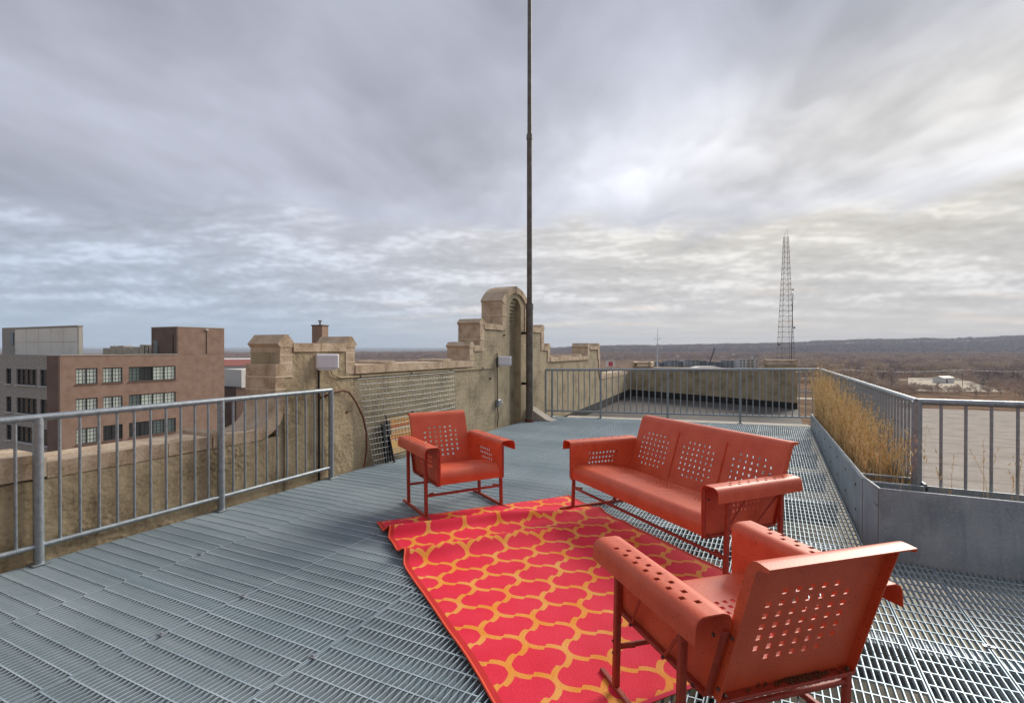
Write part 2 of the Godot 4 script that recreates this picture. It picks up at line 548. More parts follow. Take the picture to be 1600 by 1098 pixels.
func lower_roof() -> void:
	var r := struct("lower_roof")
	var g := Geo.new()
	g.box(Vector3((XL + 1.05) * 0.5, -0.82, -4.1), Vector3(1.05 - XL, 0.4, 14.2))
	g.box(Vector3(2.1, -0.82, -0.95), Vector3(2.1, 0.4, 7.9))
	part(g, "roof_surface", M.roof_gravel, r)
	# the roof beyond the far railing, laid to falls
	g = Geo.new()
	var a := Vector3(XL, -0.42, -10.9)
	var b := Vector3(XL, -0.20, -18.4)
	var c := Vector3(0.66, -0.42, -18.4)
	var d := Vector3(0.66, -0.56, -11.3)
	g.quad(a, d, c, b)
	var dn := Vector3(0, -0.35, 0)
	g.quad(a + dn, b + dn, c + dn, d + dn)
	g.quad(a, a + dn, d + dn, d); g.quad(d, d + dn, c + dn, c); g.quad(c, c + dn, b + dn, b)
	part(g, "roof_membrane", M.roof_membrane, r)
	# kerb along the edge of the deck
	g = Geo.new()
	var e0 := Vector3(-4.0, -0.12, -10.75)
	var e1 := Vector3(0.62, -0.12, -11.52)
	var dir := (e1 - e0).normalized()
	g.cbox((e0 + e1) * 0.5, Vector3((e1 - e0).length(), 0.2, 0.34), 0.01, Basis(dir, Vector3.UP, dir.cross(Vector3.UP)))
	part(g, "deck_kerb", M.concrete, r)
	# body of the building below
	g = Geo.new()
	g.box(Vector3(-1.93, -15.55, -7.7), Vector3(5.96, 28.9, 21.6))
	g.box(Vector3(2.1, -15.55, -0.95), Vector3(2.1, 28.9, 7.9))
	part(g, "building_body", M.painted_brick, r)

func mz(z: float, flip: bool) -> float:
	return 2.0 * ZC - z if flip else z

# a stone whose outline lies in the plane of the wall and which runs through its thickness
func stone(parent: Node, called: String, poly: Array, flip := false, x0 := -4.925, x1 := -4.485, m := "limestone") -> void:
	var g := Geo.new()
	var pp := PackedVector2Array()
	for q in poly: pp.append(Vector2(mz(q[0], flip), q[1]))
	g.prism(pp, Vector3.ZERO, Vector3(0, 0, 1), Vector3.UP, Vector3.RIGHT, x0, x1)
	part(g, called, M[m], parent)

func rect(z0: float, z1: float, y0: float, y1: float) -> Array:
	return [[z0, y0], [z0, y1], [z1, y1], [z1, y0]]

func bricks(parent: Node, rects: Array) -> void:
	var r := rng(77)
	var g := Geo.new()
	for q in rects:
		var z1: float = maxf(q[0], q[1])
		var z0: float = minf(q[0], q[1])
		var y: float = q[2]
		var row := int(round(y / 0.0775))
		y = row * 0.0775
		while y < q[3] - 0.03:
			var h := minf(0.067, q[3] - y)
			var z := floorf(z0 / 0.213) * 0.213 - (0.106 if row % 2 else 0.0)
			while z < z1:
				var a := maxf(z, z0)
				var b := minf(z + 0.203, z1)
				if b - a > 0.02:
					var d := r.randf_range(0.0003, 0.0022)
					var x := XL + d
					var m := 0.003
					var p := [Vector3(x, y + m, a + m), Vector3(x, y + h - m, a + m), Vector3(x, y + h - m, b - m), Vector3(x, y + m, b - m)]
					var o := [Vector3(XL - 0.001, y, a), Vector3(XL - 0.001, y + h, a), Vector3(XL - 0.001, y + h, b), Vector3(XL - 0.001, y, b)]
					g.quad(p[0], p[1], p[2], p[3])
					for k in 4: g.quad(o[k], o[(k + 1) % 4], p[(k + 1) % 4], p[k])
				z += 0.213
			y += 0.0775
			row += 1
	tag(part(g, "brick_courses", M.painted_brick, parent), "", "", "", "stuff")

func trowelled(parent: Node, z0: float, z1: float, y0: float, y1: float, s: int) -> void:
	# thick hand-trowelled coat: ridges left by the trowel, flat patches between them
	var na := noise(s, 1.7, 3)
	var nb := noise(s + 1, 9.0, 3)
	var nc := noise(s + 2, 3.2, 2)
	var nm := noise(s + 3, 1.1, 3)
	nc.fractal_type = FastNoiseLite.FRACTAL_RIDGED
	var step := 0.014
	var cols := int(ceil(absf(z1 - z0) / step))
	var rows := int(ceil((y1 - y0) / step))
	var us := PackedFloat32Array()
	var vs := PackedFloat32Array()
	for k in cols + 1: us.append(lerpf(maxf(z0, z1), minf(z0, z1), float(k) / cols))
	for k in rows + 1: vs.append(lerpf(y0, y1, float(k) / rows))
	var fn := func(z: float, y: float) -> Vector3:
		var wz := z + 0.10 * na.get_noise_2d(z * 2.0, y * 2.0)
		var rg := nc.get_noise_2d(wz * 1.1, y * 2.6)
		var pt := na.get_noise_2d(z * 1.3 + 5.0, y * 2.6)
		# here and there a trowel stroke ends in a lip with a crevice below it
		var mask := smoothstep(0.02, 0.30, nm.get_noise_2d(z, y))
		var saw := fposmod(pt * 3.0 + y * 1.2, 1.0)
		var amp := 1.0 if y1 < 1.0 else 0.4
		var d := 0.013 + 0.006 * na.get_noise_2d(z, y) + amp * mask * (0.014 * pow(saw, 3.0) + 0.010 * pow(maxf(rg, 0.0), 4.0)) + 0.0012 * nb.get_noise_2d(z, y)
		return Vector3(XL + maxf(d, 0.002), y, z)
	var g := Geo.new()
	var P := []
	for i in cols + 1:
		var rr := []
		for j in rows + 1: rr.append(fn.call(us[i], vs[j]))
		P.append(rr)
	var N := []
	for i in cols + 1:
		var rr := []
		for j in rows + 1:
			var du: Vector3 = P[mini(i + 1, cols)][j] - P[maxi(i - 1, 0)][j]
			var dv: Vector3 = P[i][mini(j + 1, rows)] - P[i][maxi(j - 1, 0)]
			rr.append(du.cross(dv).normalized())
		N.append(rr)
	for i in cols:
		for j in rows:
			g.t3(P[i][j], P[i + 1][j], P[i + 1][j + 1], N[i][j], N[i + 1][j], N[i + 1][j + 1])
			g.t3(P[i][j], P[i + 1][j + 1], P[i][j + 1], N[i][j], N[i + 1][j + 1], N[i][j + 1])
	part(g, "trowelled_coat", M.stucco, parent)

func cap(zc: float, hw: float, y: float, h: float) -> Array:
	return [[zc + hw, y], [zc + hw + 0.028, y + 0.035], [zc + 0.022, y + h], [zc - 0.022, y + h], [zc - hw - 0.028, y + 0.035], [zc - hw, y]]

func parapet() -> void:
	var w := thing("parapet_wall", "tan painted parapet wall with stepped stone gable and arched niche behind flagpole", "wall")
	# bodies of the wall
	var g := Geo.new()
	var sec := []
	for f in [false, true]:
		var near := 2.6 if not f else 2.0 * ZC + 18.85
		for q in [[near, -3.74, 0.555], [-3.74, -4.79, 1.41], [-4.79, -7.48, 1.142], [-7.48, -7.83, 1.40], [-7.83, -8.65, 1.78]]:
			var za := mz(q[0], f)
			var zb := mz(q[1], f)
			g.box(Vector3(-4.705, (q[2] - 1.3) * 0.5, (za + zb) * 0.5), Vector3(0.41, q[2] + 1.3, absf(za - zb)))
			sec.append([za, zb, q[2], f])
	# centre bay with the arched niche
	var nw := 0.25
	var spring := 2.17
	var arch := PackedVector2Array()
	arch.append(Vector2(ZC + 0.555, -1.3)); arch.append(Vector2(ZC + 0.555, 2.33))
	for k in 13:
		var t := lerpf(0.93, -0.93, k / 12.0)
		arch.append(Vector2(ZC + 0.69 * sin(t), 1.915 + 0.69 * cos(t)))
	arch.append(Vector2(ZC - 0.555, 2.33)); arch.append(Vector2(ZC - 0.555, -1.3))
	arch.append(Vector2(ZC - nw, -1.3)); arch.append(Vector2(ZC - nw, spring))
	for k in range(1, 12):
		var t := PI * k / 12.0
		arch.append(Vector2(ZC - nw * cos(t), spring + nw * sin(t)))
	arch.append(Vector2(ZC + nw, spring)); arch.append(Vector2(ZC + nw, -1.3))
	g.prism(arch, Vector3.ZERO, Vector3(0, 0, 1), Vector3.UP, Vector3.RIGHT, -4.91, XL)
	g.box(Vector3(-4.775, 0.6, ZC), Vector3(0.25, 3.8, 0.56))
	part(g, "wall_body", M.painted_brick, w)
	# stepped corbel bricks filling the head of the niche
	for k in 6:
		var gg := Geo.new()
		var y := 2.02 + 0.068 * k
		var dd := 0.016 + 0.019 * k
		gg.cbox(Vector3(-4.652 + dd * 0.5, y, ZC), Vector3(dd, 0.06, 0.40 - 0.028 * k), 0.004)
		part(gg, "corbel_brick", M.painted_brick, w)
	# painted brickwork and trowelled coat
	var rc := []
	for q in sec:
		if q[0] > -3.0 or (q[0] < -3.7 and q[0] > -3.8): continue
		var y0 := -0.25 if not q[3] else -0.6
		rc.append([q[0], q[1], y0, q[2] - 0.004])
	rc.append([ZC + 0.552, ZC + nw + 0.03, -0.25, 2.3])
	rc.append([ZC - nw - 0.03, ZC - 0.552, -0.25, 2.3])
	bricks(w, rc)
	trowelled(w, 2.0, -3.74, -0.3, 0.548, 91)
	trowelled(w, -3.80, -4.78, -0.3, 1.405, 95)
	# brick reveals of the arch: a ring of voussoirs under the coping
	# coping of the low walls, scrolls and merlons, the same on both sides of the gable
	for f in [false, true]:
		var y := 0.558
		if not f:
			stone(w, "coping_stone", rect(2.4, 0.62, y, 0.70), f)
			stone(w, "coping_stone", rect(0.61, -0.70, y + 0.004, 0.715), f)
			stone(w, "coping_stone", rect(-0.71, -1.795, y + 0.008, 0.728), f)
			stone(w, "mortar_joint", rect(-1.795, -1.83, y + 0.01, 0.70), f, -4.92, -4.488, "mortar")
			stone(w, "coping_stone", rect(-1.83, -2.64, y - 0.004, 0.665), f)
			stone(w, "coping_stone", rect(-2.645, -3.02, y, 0.662), f)
		else:
			stone(w, "coping_stone", rect(-0.05, -1.5, y, 0.69), f)
			stone(w, "coping_stone", rect(-1.51, -3.02, y, 0.685), f)
		# scroll: swept up against the pier
		var up := []
		var lo := []
		for k in 9:
			var t := PI * 0.5 * k / 8.0
			up.append([-3.42 - 0.268 * sin(t), 0.655 + 0.27 * (1.0 - cos(t))])
			lo.append([-3.45 - 0.345 * sin(t), 0.553 + 0.30 * (1.0 - cos(t))])
		var sc := [[-3.03, 0.555], [-3.03, 0.69], [-3.05, 0.712], [-3.10, 0.700], [-3.16, 0.668], [-3.26, 0.652]]
		sc.append_array(up)
		sc.append([-3.688, 1.03])
		sc.append([-3.80, 1.03])
		lo.reverse()
		sc.append_array(lo)
		stone(w, "scroll_stone", sc, f, -4.93, -4.482)
		stone(w, "pier_stone", rect(-3.686, -3.805, 1.036, 1.155), f, -4.93, -4.482)
		stone(w, "mortar_joint", rect(-3.687, -3.807, 1.027, 1.040), f, -4.933, -4.4775, "mortar")
		stone(w, "pier_stone", rect(-3.690, -3.895, 1.162, 1.290), f, -4.93, -4.48)
		stone(w, "mortar_joint", rect(-3.687, -3.897, 1.152, 1.165), f, -4.933, -4.4775, "mortar")
		stone(w, "pier_stone", rect(-3.742, -3.895, 1.297, 1.375), f, -4.925, -4.48)
		stone(w, "mortar_joint", rect(-3.740, -3.897, 1.288, 1.300), f, -4.933, -4.4775, "mortar")
		stone(w, "pier_stone", rect(-3.742, -3.895, 1.382, 1.462), f, -4.925, -4.48)
		stone(w, "mortar_joint", rect(-3.740, -3.897, 1.373, 1.385), f, -4.933, -4.4775, "mortar")
		stone(w, "cap_stone", cap(-3.818, 0.078, 1.461, 0.130), f, -4.935, -4.475)
		stone(w, "lintel_stone", rect(-3.903, -4.27, 1.412, 1.505), f, -4.93, -4.47)
		stone(w, "lintel_stone", rect(-4.276, -4.655, 1.412, 1.507), f, -4.93, -4.468)
		stone(w, "pier_stone", rect(-4.660, -4.805, 1.148, 1.285), f, -4.925, -4.48)
		stone(w, "mortar_joint", rect(-4.657, -4.808, 1.283, 1.296), f, -4.933, -4.4775, "mortar")
		stone(w, "pier_stone", rect(-4.660, -4.805, 1.292, 1.390), f, -4.925, -4.48)
		stone(w, "mortar_joint", rect(-4.657, -4.808, 1.388, 1.401), f, -4.933, -4.4775, "mortar")
		stone(w, "pier_stone", rect(-4.660, -4.805, 1.397, 1.462), f, -4.925, -4.48)
		stone(w, "cap_stone", cap(-4.733, 0.076, 1.461, 0.128), f, -4.935, -4.475)
		# crenel coping with saddle stones over the joints
		for q in [[-4.81, -5.35], [-5.555, -6.66], [-6.905, -7.465]]:
			stone(w, "coping_stone", rect(q[0], q[1], 1.146, 1.248), f, -4.94, -4.47)
		for q in [[-5.353, -5.552], [-6.663, -6.902]]:
			stone(w, "saddle_stone", [[q[0], 1.146], [q[0], 1.27], [q[0] - 0.04, 1.29], [q[1] + 0.04, 1.29], [q[1], 1.27], [q[1], 1.146]], f, -4.945, -4.468)
		# steps of the gable
		stone(w, "pier_stone", rect(-7.468, -7.60, 1.146, 1.262), f)
		stone(w, "mortar_joint", rect(-7.465, -7.603, 1.260, 1.272), f, -4.933, -4.4775, "mortar")
		stone(w, "pier_stone", rect(-7.468, -7.60, 1.269, 1.458), f)
		stone(w, "cap_stone", cap(-7.534, 0.07, 1.457, 0.10), f, -4.935, -4.48)
		stone(w, "shelf_stone", rect(-7.606, -7.81, 1.402, 1.50), f, -4.93, -4.478)
		stone(w, "pier_stone", rect(-7.815, -7.96, 1.402, 1.60), f)
		stone(w, "mortar_joint", rect(-7.812, -7.963, 1.598, 1.611), f, -4.933, -4.4775, "mortar")
		stone(w, "pier_stone", rect(-7.815, -7.96, 1.607, 1.855), f)
		stone(w, "cap_stone", cap(-7.888, 0.076, 1.854, 0.105), f, -4.935, -4.48)
		stone(w, "shelf_stone", rect(-7.966, -8.30, 1.782, 1.885), f, -4.93, -4.478)
		stone(w, "shelf_stone", rect(-8.306, -8.635, 1.782, 1.88), f, -4.93, -4.476)
		stone(w, "pier_stone", rect(-8.64, -8.79, 1.782, 2.06), f, -4.93, -4.486)
		stone(w, "mortar_joint", rect(-8.637, -8.793, 2.058, 2.071), f, -4.933, -4.4775, "mortar")
		stone(w, "pier_stone", rect(-8.64, -8.79, 2.067, 2.335), f, -4.93, -4.486)
		# voussoirs of the arched coping
		for k in 3:
			var t0 := lerpf(0.94, 0.03, k / 3.0)
			var t1 := lerpf(0.94, 0.03, (k + 1) / 3.0) + 0.012
			var poly := []
			for j in 4:
				var t := lerpf(t0, t1, j / 3.0)
				poly.append([ZC + 0.735 * sin(t), 1.90 + 0.735 * cos(t)])
			for j in 4:
				var t := lerpf(t1, t0, j / 3.0)
				poly.append([ZC + 0.615 * sin(t), 1.90 + 0.615 * cos(t)])
			stone(w, "arch_stone", poly, f, -4.94, -4.476 + 0.003 * (k % 2))
	stone(w, "keystone", [[ZC + 0.022, 2.50], [ZC + 0.026, 2.648], [ZC - 0.026, 2.648], [ZC - 0.022, 2.50]], false, -4.95, -4.466)
	# black flashing at the foot of the wall beyond the deck
	g = Geo.new()
	var b := [Vector3(XL + 0.02, -0.42, -11.2), Vector3(XL + 0.02, -0.20, -18.38), Vector3(XL + 0.02, 0.03, -18.38), Vector3(XL + 0.02, -0.19, -11.2)]
	g.quad(b[0], b[3], b[2], b[1])
	g.quad(b[3], b[3] + Vector3(-0.03, 0, 0), b[2] + Vector3(-0.03, 0, 0), b[2])
	part(g, "base_flashing", M.black_flashing, w)

func far_parapet() -> void:
	var w := thing("parapet_wall", "long tan brick parapet with black flashing beyond the far railing", "wall")
	var z := -18.42
	var g := Geo.new()
	g.box(Vector3(-1.925, -0.25, z - 0.205), Vector3(5.15, 1.9, 0.41))
	part(g, "wall_body", M.painted_brick, w)
	# courses
	var r := rng(5)
	g = Geo.new()
	for row in 14:
		var y := -0.38 + row * 0.0775
		if y > 0.66: break
		var x := -4.5 - (0.106 if row % 2 else 0.0)
		while x < 0.64:
			var a := maxf(x, -4.49)
			var b := minf(x + 0.203, 0.645)
			if b - a > 0.03:
				g.box(Vector3((a + b) * 0.5, y + 0.033, z + r.randf_range(0.0, 0.004)), Vector3(b - a, 0.066, 0.012))
			x += 0.213
	tag(part(g, "brick_courses", M.painted_brick, w), "", "", "", "stuff")
	for k in 4:
		var a := -3.76 + k * 0.864
		g = Geo.new()
		g.cbox(Vector3(a + 0.43, 0.745, z - 0.2), Vector3(0.856, 0.09, 0.47), 0.008)
		part(g, "coping_stone", M.limestone, w)
	for q in [[-4.45, -3.78, 0.965], [-0.30, 0.655, 1.09]]:
		g = Geo.new()
		var hh: float = q[2]
		g.cbox(Vector3((q[0] + q[1]) * 0.5, (0.70 + hh - 0.15) * 0.5, z - 0.2), Vector3(q[1] - q[0] - 0.06, hh - 0.15 - 0.70, 0.42), 0.006)
		part(g, "merlon_block", M.painted_brick, w)
		g = Geo.new()
		g.cbox(Vector3((q[0] + q[1]) * 0.5, hh - 0.03, z - 0.2), Vector3(q[1] - q[0], 0.06, 0.50), 0.01)
		part(g, "merlon_cap", M.limestone, w)
		for s in [-1.0, 1.0]:
			g = Geo.new()
			var x: float = q[0] + 0.05 if s < 0 else q[1] - 0.05
			g.prism(PackedVector2Array([Vector2(-0.045, -0.15), Vector2(0.045, -0.15), Vector2(0.055, -0.04), Vector2(0.075, -0.02), Vector2(0.0, 0.025), Vector2(-0.075, -0.02), Vector2(-0.055, -0.04)]), Vector3(x, hh, z), Vector3.RIGHT, Vector3.UP, Vector3(0, 0, 1), -0.455, 0.062)
			part(g, "merlon_end_stone", M.limestone, w)
	g = Geo.new()
	var a0 := Vector3(XL + 0.02, -0.2, z + 0.02)
	var a1 := Vector3(0.655, -0.44, z + 0.02)
	var up := Vector3(0, 0.21, 0)
	g.quad(a0, a1, a1 + up, a0 + up)
	g.quad(a0 + up, a1 + up, a1 + up - Vector3(0, 0, 0.03), a0 + up - Vector3(0, 0, 0.03))
	g.quad(a1, a1 - Vector3(0, 0, 0.4), a1 + up - Vector3(0, 0, 0.4), a1 + up)
	part(g, "base_flashing", M.black_flashing, w)

# ------------------------------------------------------------------ railings, pole, planter
func cyl(r: float, h: float, sides: int, m: Material) -> ArrayMesh:
	var g := Geo.new()
	g.tube([Vector3.ZERO, Vector3(0, h, 0)], r, sides)
	return g.mesh(m)

# foot line a-b with heights of the top and bottom rails at each end
func rail_run(parent: Node, a: Vector3, b: Vector3, ta: float, tb: float, ba: float, bb: float, pr: Array, pitch: float, post_r := 0.03, with_bottom := true) -> void:
	var g := Geo.new()
	g.tube([a + Vector3(0, ta, 0), a.lerp(b, 0.5) + Vector3(0, (ta + tb) * 0.5, 0), b + Vector3(0, tb, 0)], 0.0235, 12)
	part(g, "top_rail", M.galvanized, parent)
	if with_bottom:
		g = Geo.new()
		g.tube([a + Vector3(0, ba, 0), b + Vector3(0, bb, 0)], 0.019, 10)
		part(g, "bottom_rail", M.galvanized, parent)
	var L := (b - a).length()
	for t in pr:
		var q := a.lerp(b, t / L)
		var h := lerpf(ta, tb, t / L)
		put(cyl(post_r, h + 0.012, 12, M.galvanized), "post", parent, q + Vector3(0, -0.012, 0))
		g = Geo.new()
		g.cbox(q + Vector3(0, 0.004, 0), Vector3(0.10, 0.007, 0.10), 0.002)
		part(g, "base_plate", M.galvanized, parent)
	var bm := cyl(0.0105, 1.0, 8, M.galvanized)
	var marks: Array = pr.duplicate()
	if marks.is_empty() or marks[0] > 0.02: marks.push_front(0.0)
	if marks[-1] < L - 0.02: marks.append(L)
	for k in marks.size() - 1:
		var span: float = marks[k + 1] - marks[k]
		var n := maxi(1, int(round(span / pitch)))
		for j in range(1, n):
			var t: float = (marks[k] + span * j / n) / L
			var q := a.lerp(b, t)
			var lo := lerpf(ba, bb, t)
			var hi := lerpf(ta, tb, t)
			put(bm, "baluster", parent, q + Vector3(0, lo, 0), Basis.IDENTITY.scaled(Vector3(1, hi - lo, 1)))

func railings() -> void:
	var t := thing("railing", "galvanized railing in front of the low trowelled parapet at left", "railing", Vector3.ZERO, 0.0, "galvanized railings of the terrace")
	rail_run(t, Vector3(-4.43, 0, 0.48), Vector3(-4.43, 0, -4.376), 0.985, 0.985, 0.122, 0.122, [0.0, 0.92, 2.237, 3.546, 4.856], 0.119)
	t = thing("railing", "galvanized railing across the far end of the grating deck", "railing", Vector3.ZERO, 0.0, "galvanized railings of the terrace")
	rail_run(t, Vector3(-4.36, 0, -10.40), Vector3(0.775, 0, -11.50), 0.99, 1.05, 0.125, 0.14, [0.0, 0.14, 1.16, 2.50, 3.86, 5.25], 0.119, 0.022)
	t = thing("railing", "galvanized railing behind the planters, turning the corner at right", "railing", Vector3.ZERO, 0.0, "galvanized railings of the terrace")
	rail_run(t, Vector3(0.80, 0, -11.45), Vector3(0.965, 0, -4.90), 1.05, 1.05, 0.14, 0.14, [1.0, 3.3, 6.55], 0.118, 0.033)
	rail_run(t, Vector3(0.965, 0, -4.90), Vector3(3.0, 0, -4.97), 1.05, 1.055, 0.14, 0.14, [2.03], 0.150, 0.033)

func flagpole() -> void:
	var at := Vector3(-4.33, 0, -9.50)
	var t := thing("flagpole", "tall rusty grey flagpole standing against the arched niche", "pole", at)
	var g := Geo.new()
	g.tube([Vector3(0, 0, 0), Vector3(0, 2.26, 0)], 0.072, 14)
	part(g, "pole_section", M.pole_metal, t)
	g = Geo.new()
	g.tube([Vector3(0, 2.26, 0), Vector3(0.0, 5.60, 0.0)], 0.053, 14)
	part(g, "pole_section", M.pole_metal, t)
	g = Geo.new()
	g.tube([Vector3(0, 5.60, 0), Vector3(0, 11.0, 0)], 0.044, 14, 0.036)
	part(g, "pole_section", M.pole_metal, t)
	for q in [[2.22, 0.08], [5.56, 0.062]]:
		g = Geo.new()
		g.tube([Vector3(0, q[0], 0), Vector3(0, q[0] + 0.09, 0)], q[1], 14)
		g.tube([Vector3(0, q[0] + 0.09, 0), Vector3(0, q[0] + 0.12, 0)], q[1] * 0.92, 14, q[1] * 0.8)
		part(g, "collar", M.pole_metal, t)
	g = Geo.new()
	g.tube([Vector3(0, 0.0, 0), Vector3(0, 0.05, 0)], 0.10, 14, 0.085)
	part(g, "foot_flange", M.rust_hose, t)
	# strap bracket back to the wall
	for y in [0.75, 1.75]:
		g = Geo.new()
		g.box(Vector3(-0.10, y, 0), Vector3(0.16, 0.05, 0.02))
		part(g, "wall_bracket", M.dark_metal, t)
	var k := thing("concrete_footing", "sloped lump of concrete at the foot of the flagpole", "footing")
	g = Geo.new()
	g.prism(PackedVector2Array([Vector2(0, 0), Vector2(0.55, 0), Vector2(0.44, 0.02), Vector2(0.1, 0.22), Vector2(0, 0.26)]), Vector3(-4.5, 0.001, -9.72), Vector3.RIGHT, Vector3.UP, Vector3(0, 0, 1), -0.30, 0.0)
	part(g, "footing_block", M.concrete, k)

func planter() -> void:
	var t := thing("planter_box", "long galvanized steel planter box filled with dry grass along the railing", "planter", Vector3.ZERO, 0.0, "steel planter boxes")
	var th := 0.012
	# side face falls from the near corner to the far end
	var hs := func(z: float) -> float: return lerpf(0.452, 0.235, (z + 4.82) / (-11.12 + 4.82))
	var zs := [-4.82, -7.66, -11.12]
	for k in 2:
		var g := Geo.new()
		var a := Vector3(XR, -0.05, zs[k] - 0.003)
		var b := Vector3(XR, -0.05, zs[k + 1] + 0.003)
		var ta := Vector3(XR, hs.call(a.z), a.z)
		var tb := Vector3(XR, hs.call(b.z), b.z)
		var w := Vector3(th, 0, 0)
		g.quad(a, ta, tb, b)
		g.quad(a + w, b + w, tb + w, ta + w)
		g.quad(ta, ta + w, tb + w, tb); g.quad(a, a + w, ta + w, ta); g.quad(b, tb, tb + w, b + w)
		part(g, "side_panel", M.planter_steel, t)
		g = Geo.new()
		g.tube([ta + Vector3(0.015, 0.0, 0), tb + Vector3(0.015, 0.0, 0)], 0.013, 6)
		part(g, "rolled_rim", M.galvanized, t)
		for q in [0.12, 0.36, 0.62, 0.88]:
			for yy in [0.28, 0.75]:
				var z: float = lerpf(zs[k], zs[k + 1], q)
				g = Geo.new()
				g.tube([Vector3(XR + 0.002, hs.call(z) * yy, z), Vector3(XR - 0.006, hs.call(z) * yy, z)], 0.011, 8)
				part(g, "rivet", M.bolt_steel, t)
	var gg: Geo
	for q in [-4.82, -11.12]:
		var hh: float = hs.call(q) - 0.02
		gg = Geo.new()
		gg.box(Vector3(0.81, hh * 0.5, q + (0.01 if q < -6 else -0.01)), Vector3(0.38, hh, th))
		part(gg, "end_panel", M.planter_steel, t)
	gg = Geo.new()
	var r0 := Vector3(1.005, 0.012, -4.84)
	var r1 := Vector3(0.86, 0.012, -11.11)
	gg.quad(r0, r1, r1 + Vector3(0, 0.24, 0), r0 + Vector3(0, 0.42, 0))
	gg.quad(r0 + Vector3(th, 0, 0), r0 + Vector3(th, 0.42, 0), r1 + Vector3(th, 0.24, 0), r1 + Vector3(th, 0, 0))
	gg.tube([r0 + Vector3(0, 0.425, 0), r1 + Vector3(0, 0.245, 0)], 0.013, 6)
	part(gg, "back_panel", M.planter_steel, t)
	gg = Geo.new()
	gg.quad(Vector3(XR + th, 0.375, -4.84), Vector3(1.0, 0.375, -4.84), Vector3(0.86, 0.16, -11.1), Vector3(XR + th, 0.16, -11.1))
	part(gg, "soil_bed", M.soil, t)
	gg = Geo.new()
	gg.cbox(Vector3(0.795, 0.435, -5.05), Vector3(0.36, 0.022, 0.03), 0.004)
	part(gg, "cross_brace", M.galvanized, t)
	# short planter turning the corner to the right
	t = thing("planter_box", "wide galvanized steel planter box with a few stalks at right", "planter", Vector3.ZERO, 0.0, "steel planter boxes")
	gg = Geo.new()
	gg.cbox(Vector3(1.83, 0.182, -4.38), Vector3(2.36, 0.584, th), 0.003)
	part(gg, "front_panel", M.planter_steel, t)
	gg = Geo.new()
	var c0 := Vector3(0.612, -0.05, -4.80)
	var c1 := Vector3(0.648, -0.05, -4.385)
	gg.quad(c1, c1 + Vector3(0, 0.524, 0), c0 + Vector3(0, 0.507, 0), c0)
	gg.quad(c1 + Vector3(th, 0, 0), c0 + Vector3(th, 0, 0), c0 + Vector3(th, 0.507, 0), c1 + Vector3(th, 0.524, 0))
	gg.quad(c1 + Vector3(0, 0.524, 0), c1 + Vector3(th, 0.524, 0), c0 + Vector3(th, 0.507, 0), c0 + Vector3(0, 0.507, 0))
	part(gg, "corner_panel", M.planter_steel, t)
	gg = Geo.new()
	gg.tube([c0 + Vector3(0.01, 0.509, 0), c1 + Vector3(0.01, 0.526, 0.0), Vector3(3.0, 0.476, -4.385)], 0.012, 6)
	part(gg, "rolled_rim", M.galvanized, t)
	gg = Geo.new()
	gg.cbox(Vector3(1.84, 0.22, -4.87), Vector3(2.34, 0.42, th), 0.003)
	gg.box(Vector3(3.0, 0.22, -4.63), Vector3(th, 0.42, 0.48))
	part(gg, "back_panel", M.planter_steel, t)
	gg = Geo.new()
	gg.quad(Vector3(0.64, 0.36, -4.39), Vector3(3.0, 0.36, -4.39), Vector3(3.0, 0.36, -4.865), Vector3(0.625, 0.36, -4.865))
	part(gg, "soil_bed", M.soil, t)
	for q in [Vector2(0.69, 0.44), Vector2(0.69, 0.33), Vector2(0.69, 0.22), Vector2(0.98, 0.44), Vector2(1.08, 0.24), Vector2(1.33, 0.43), Vector2(0.86, 0.07), Vector2(1.7, 0.25)]:
		gg = Geo.new()
		gg.tube([Vector3(q.x, q.y, -4.375), Vector3(q.x, q.y, -4.367)], 0.007, 8)
		part(gg, "rivet", M.galvanized, t)

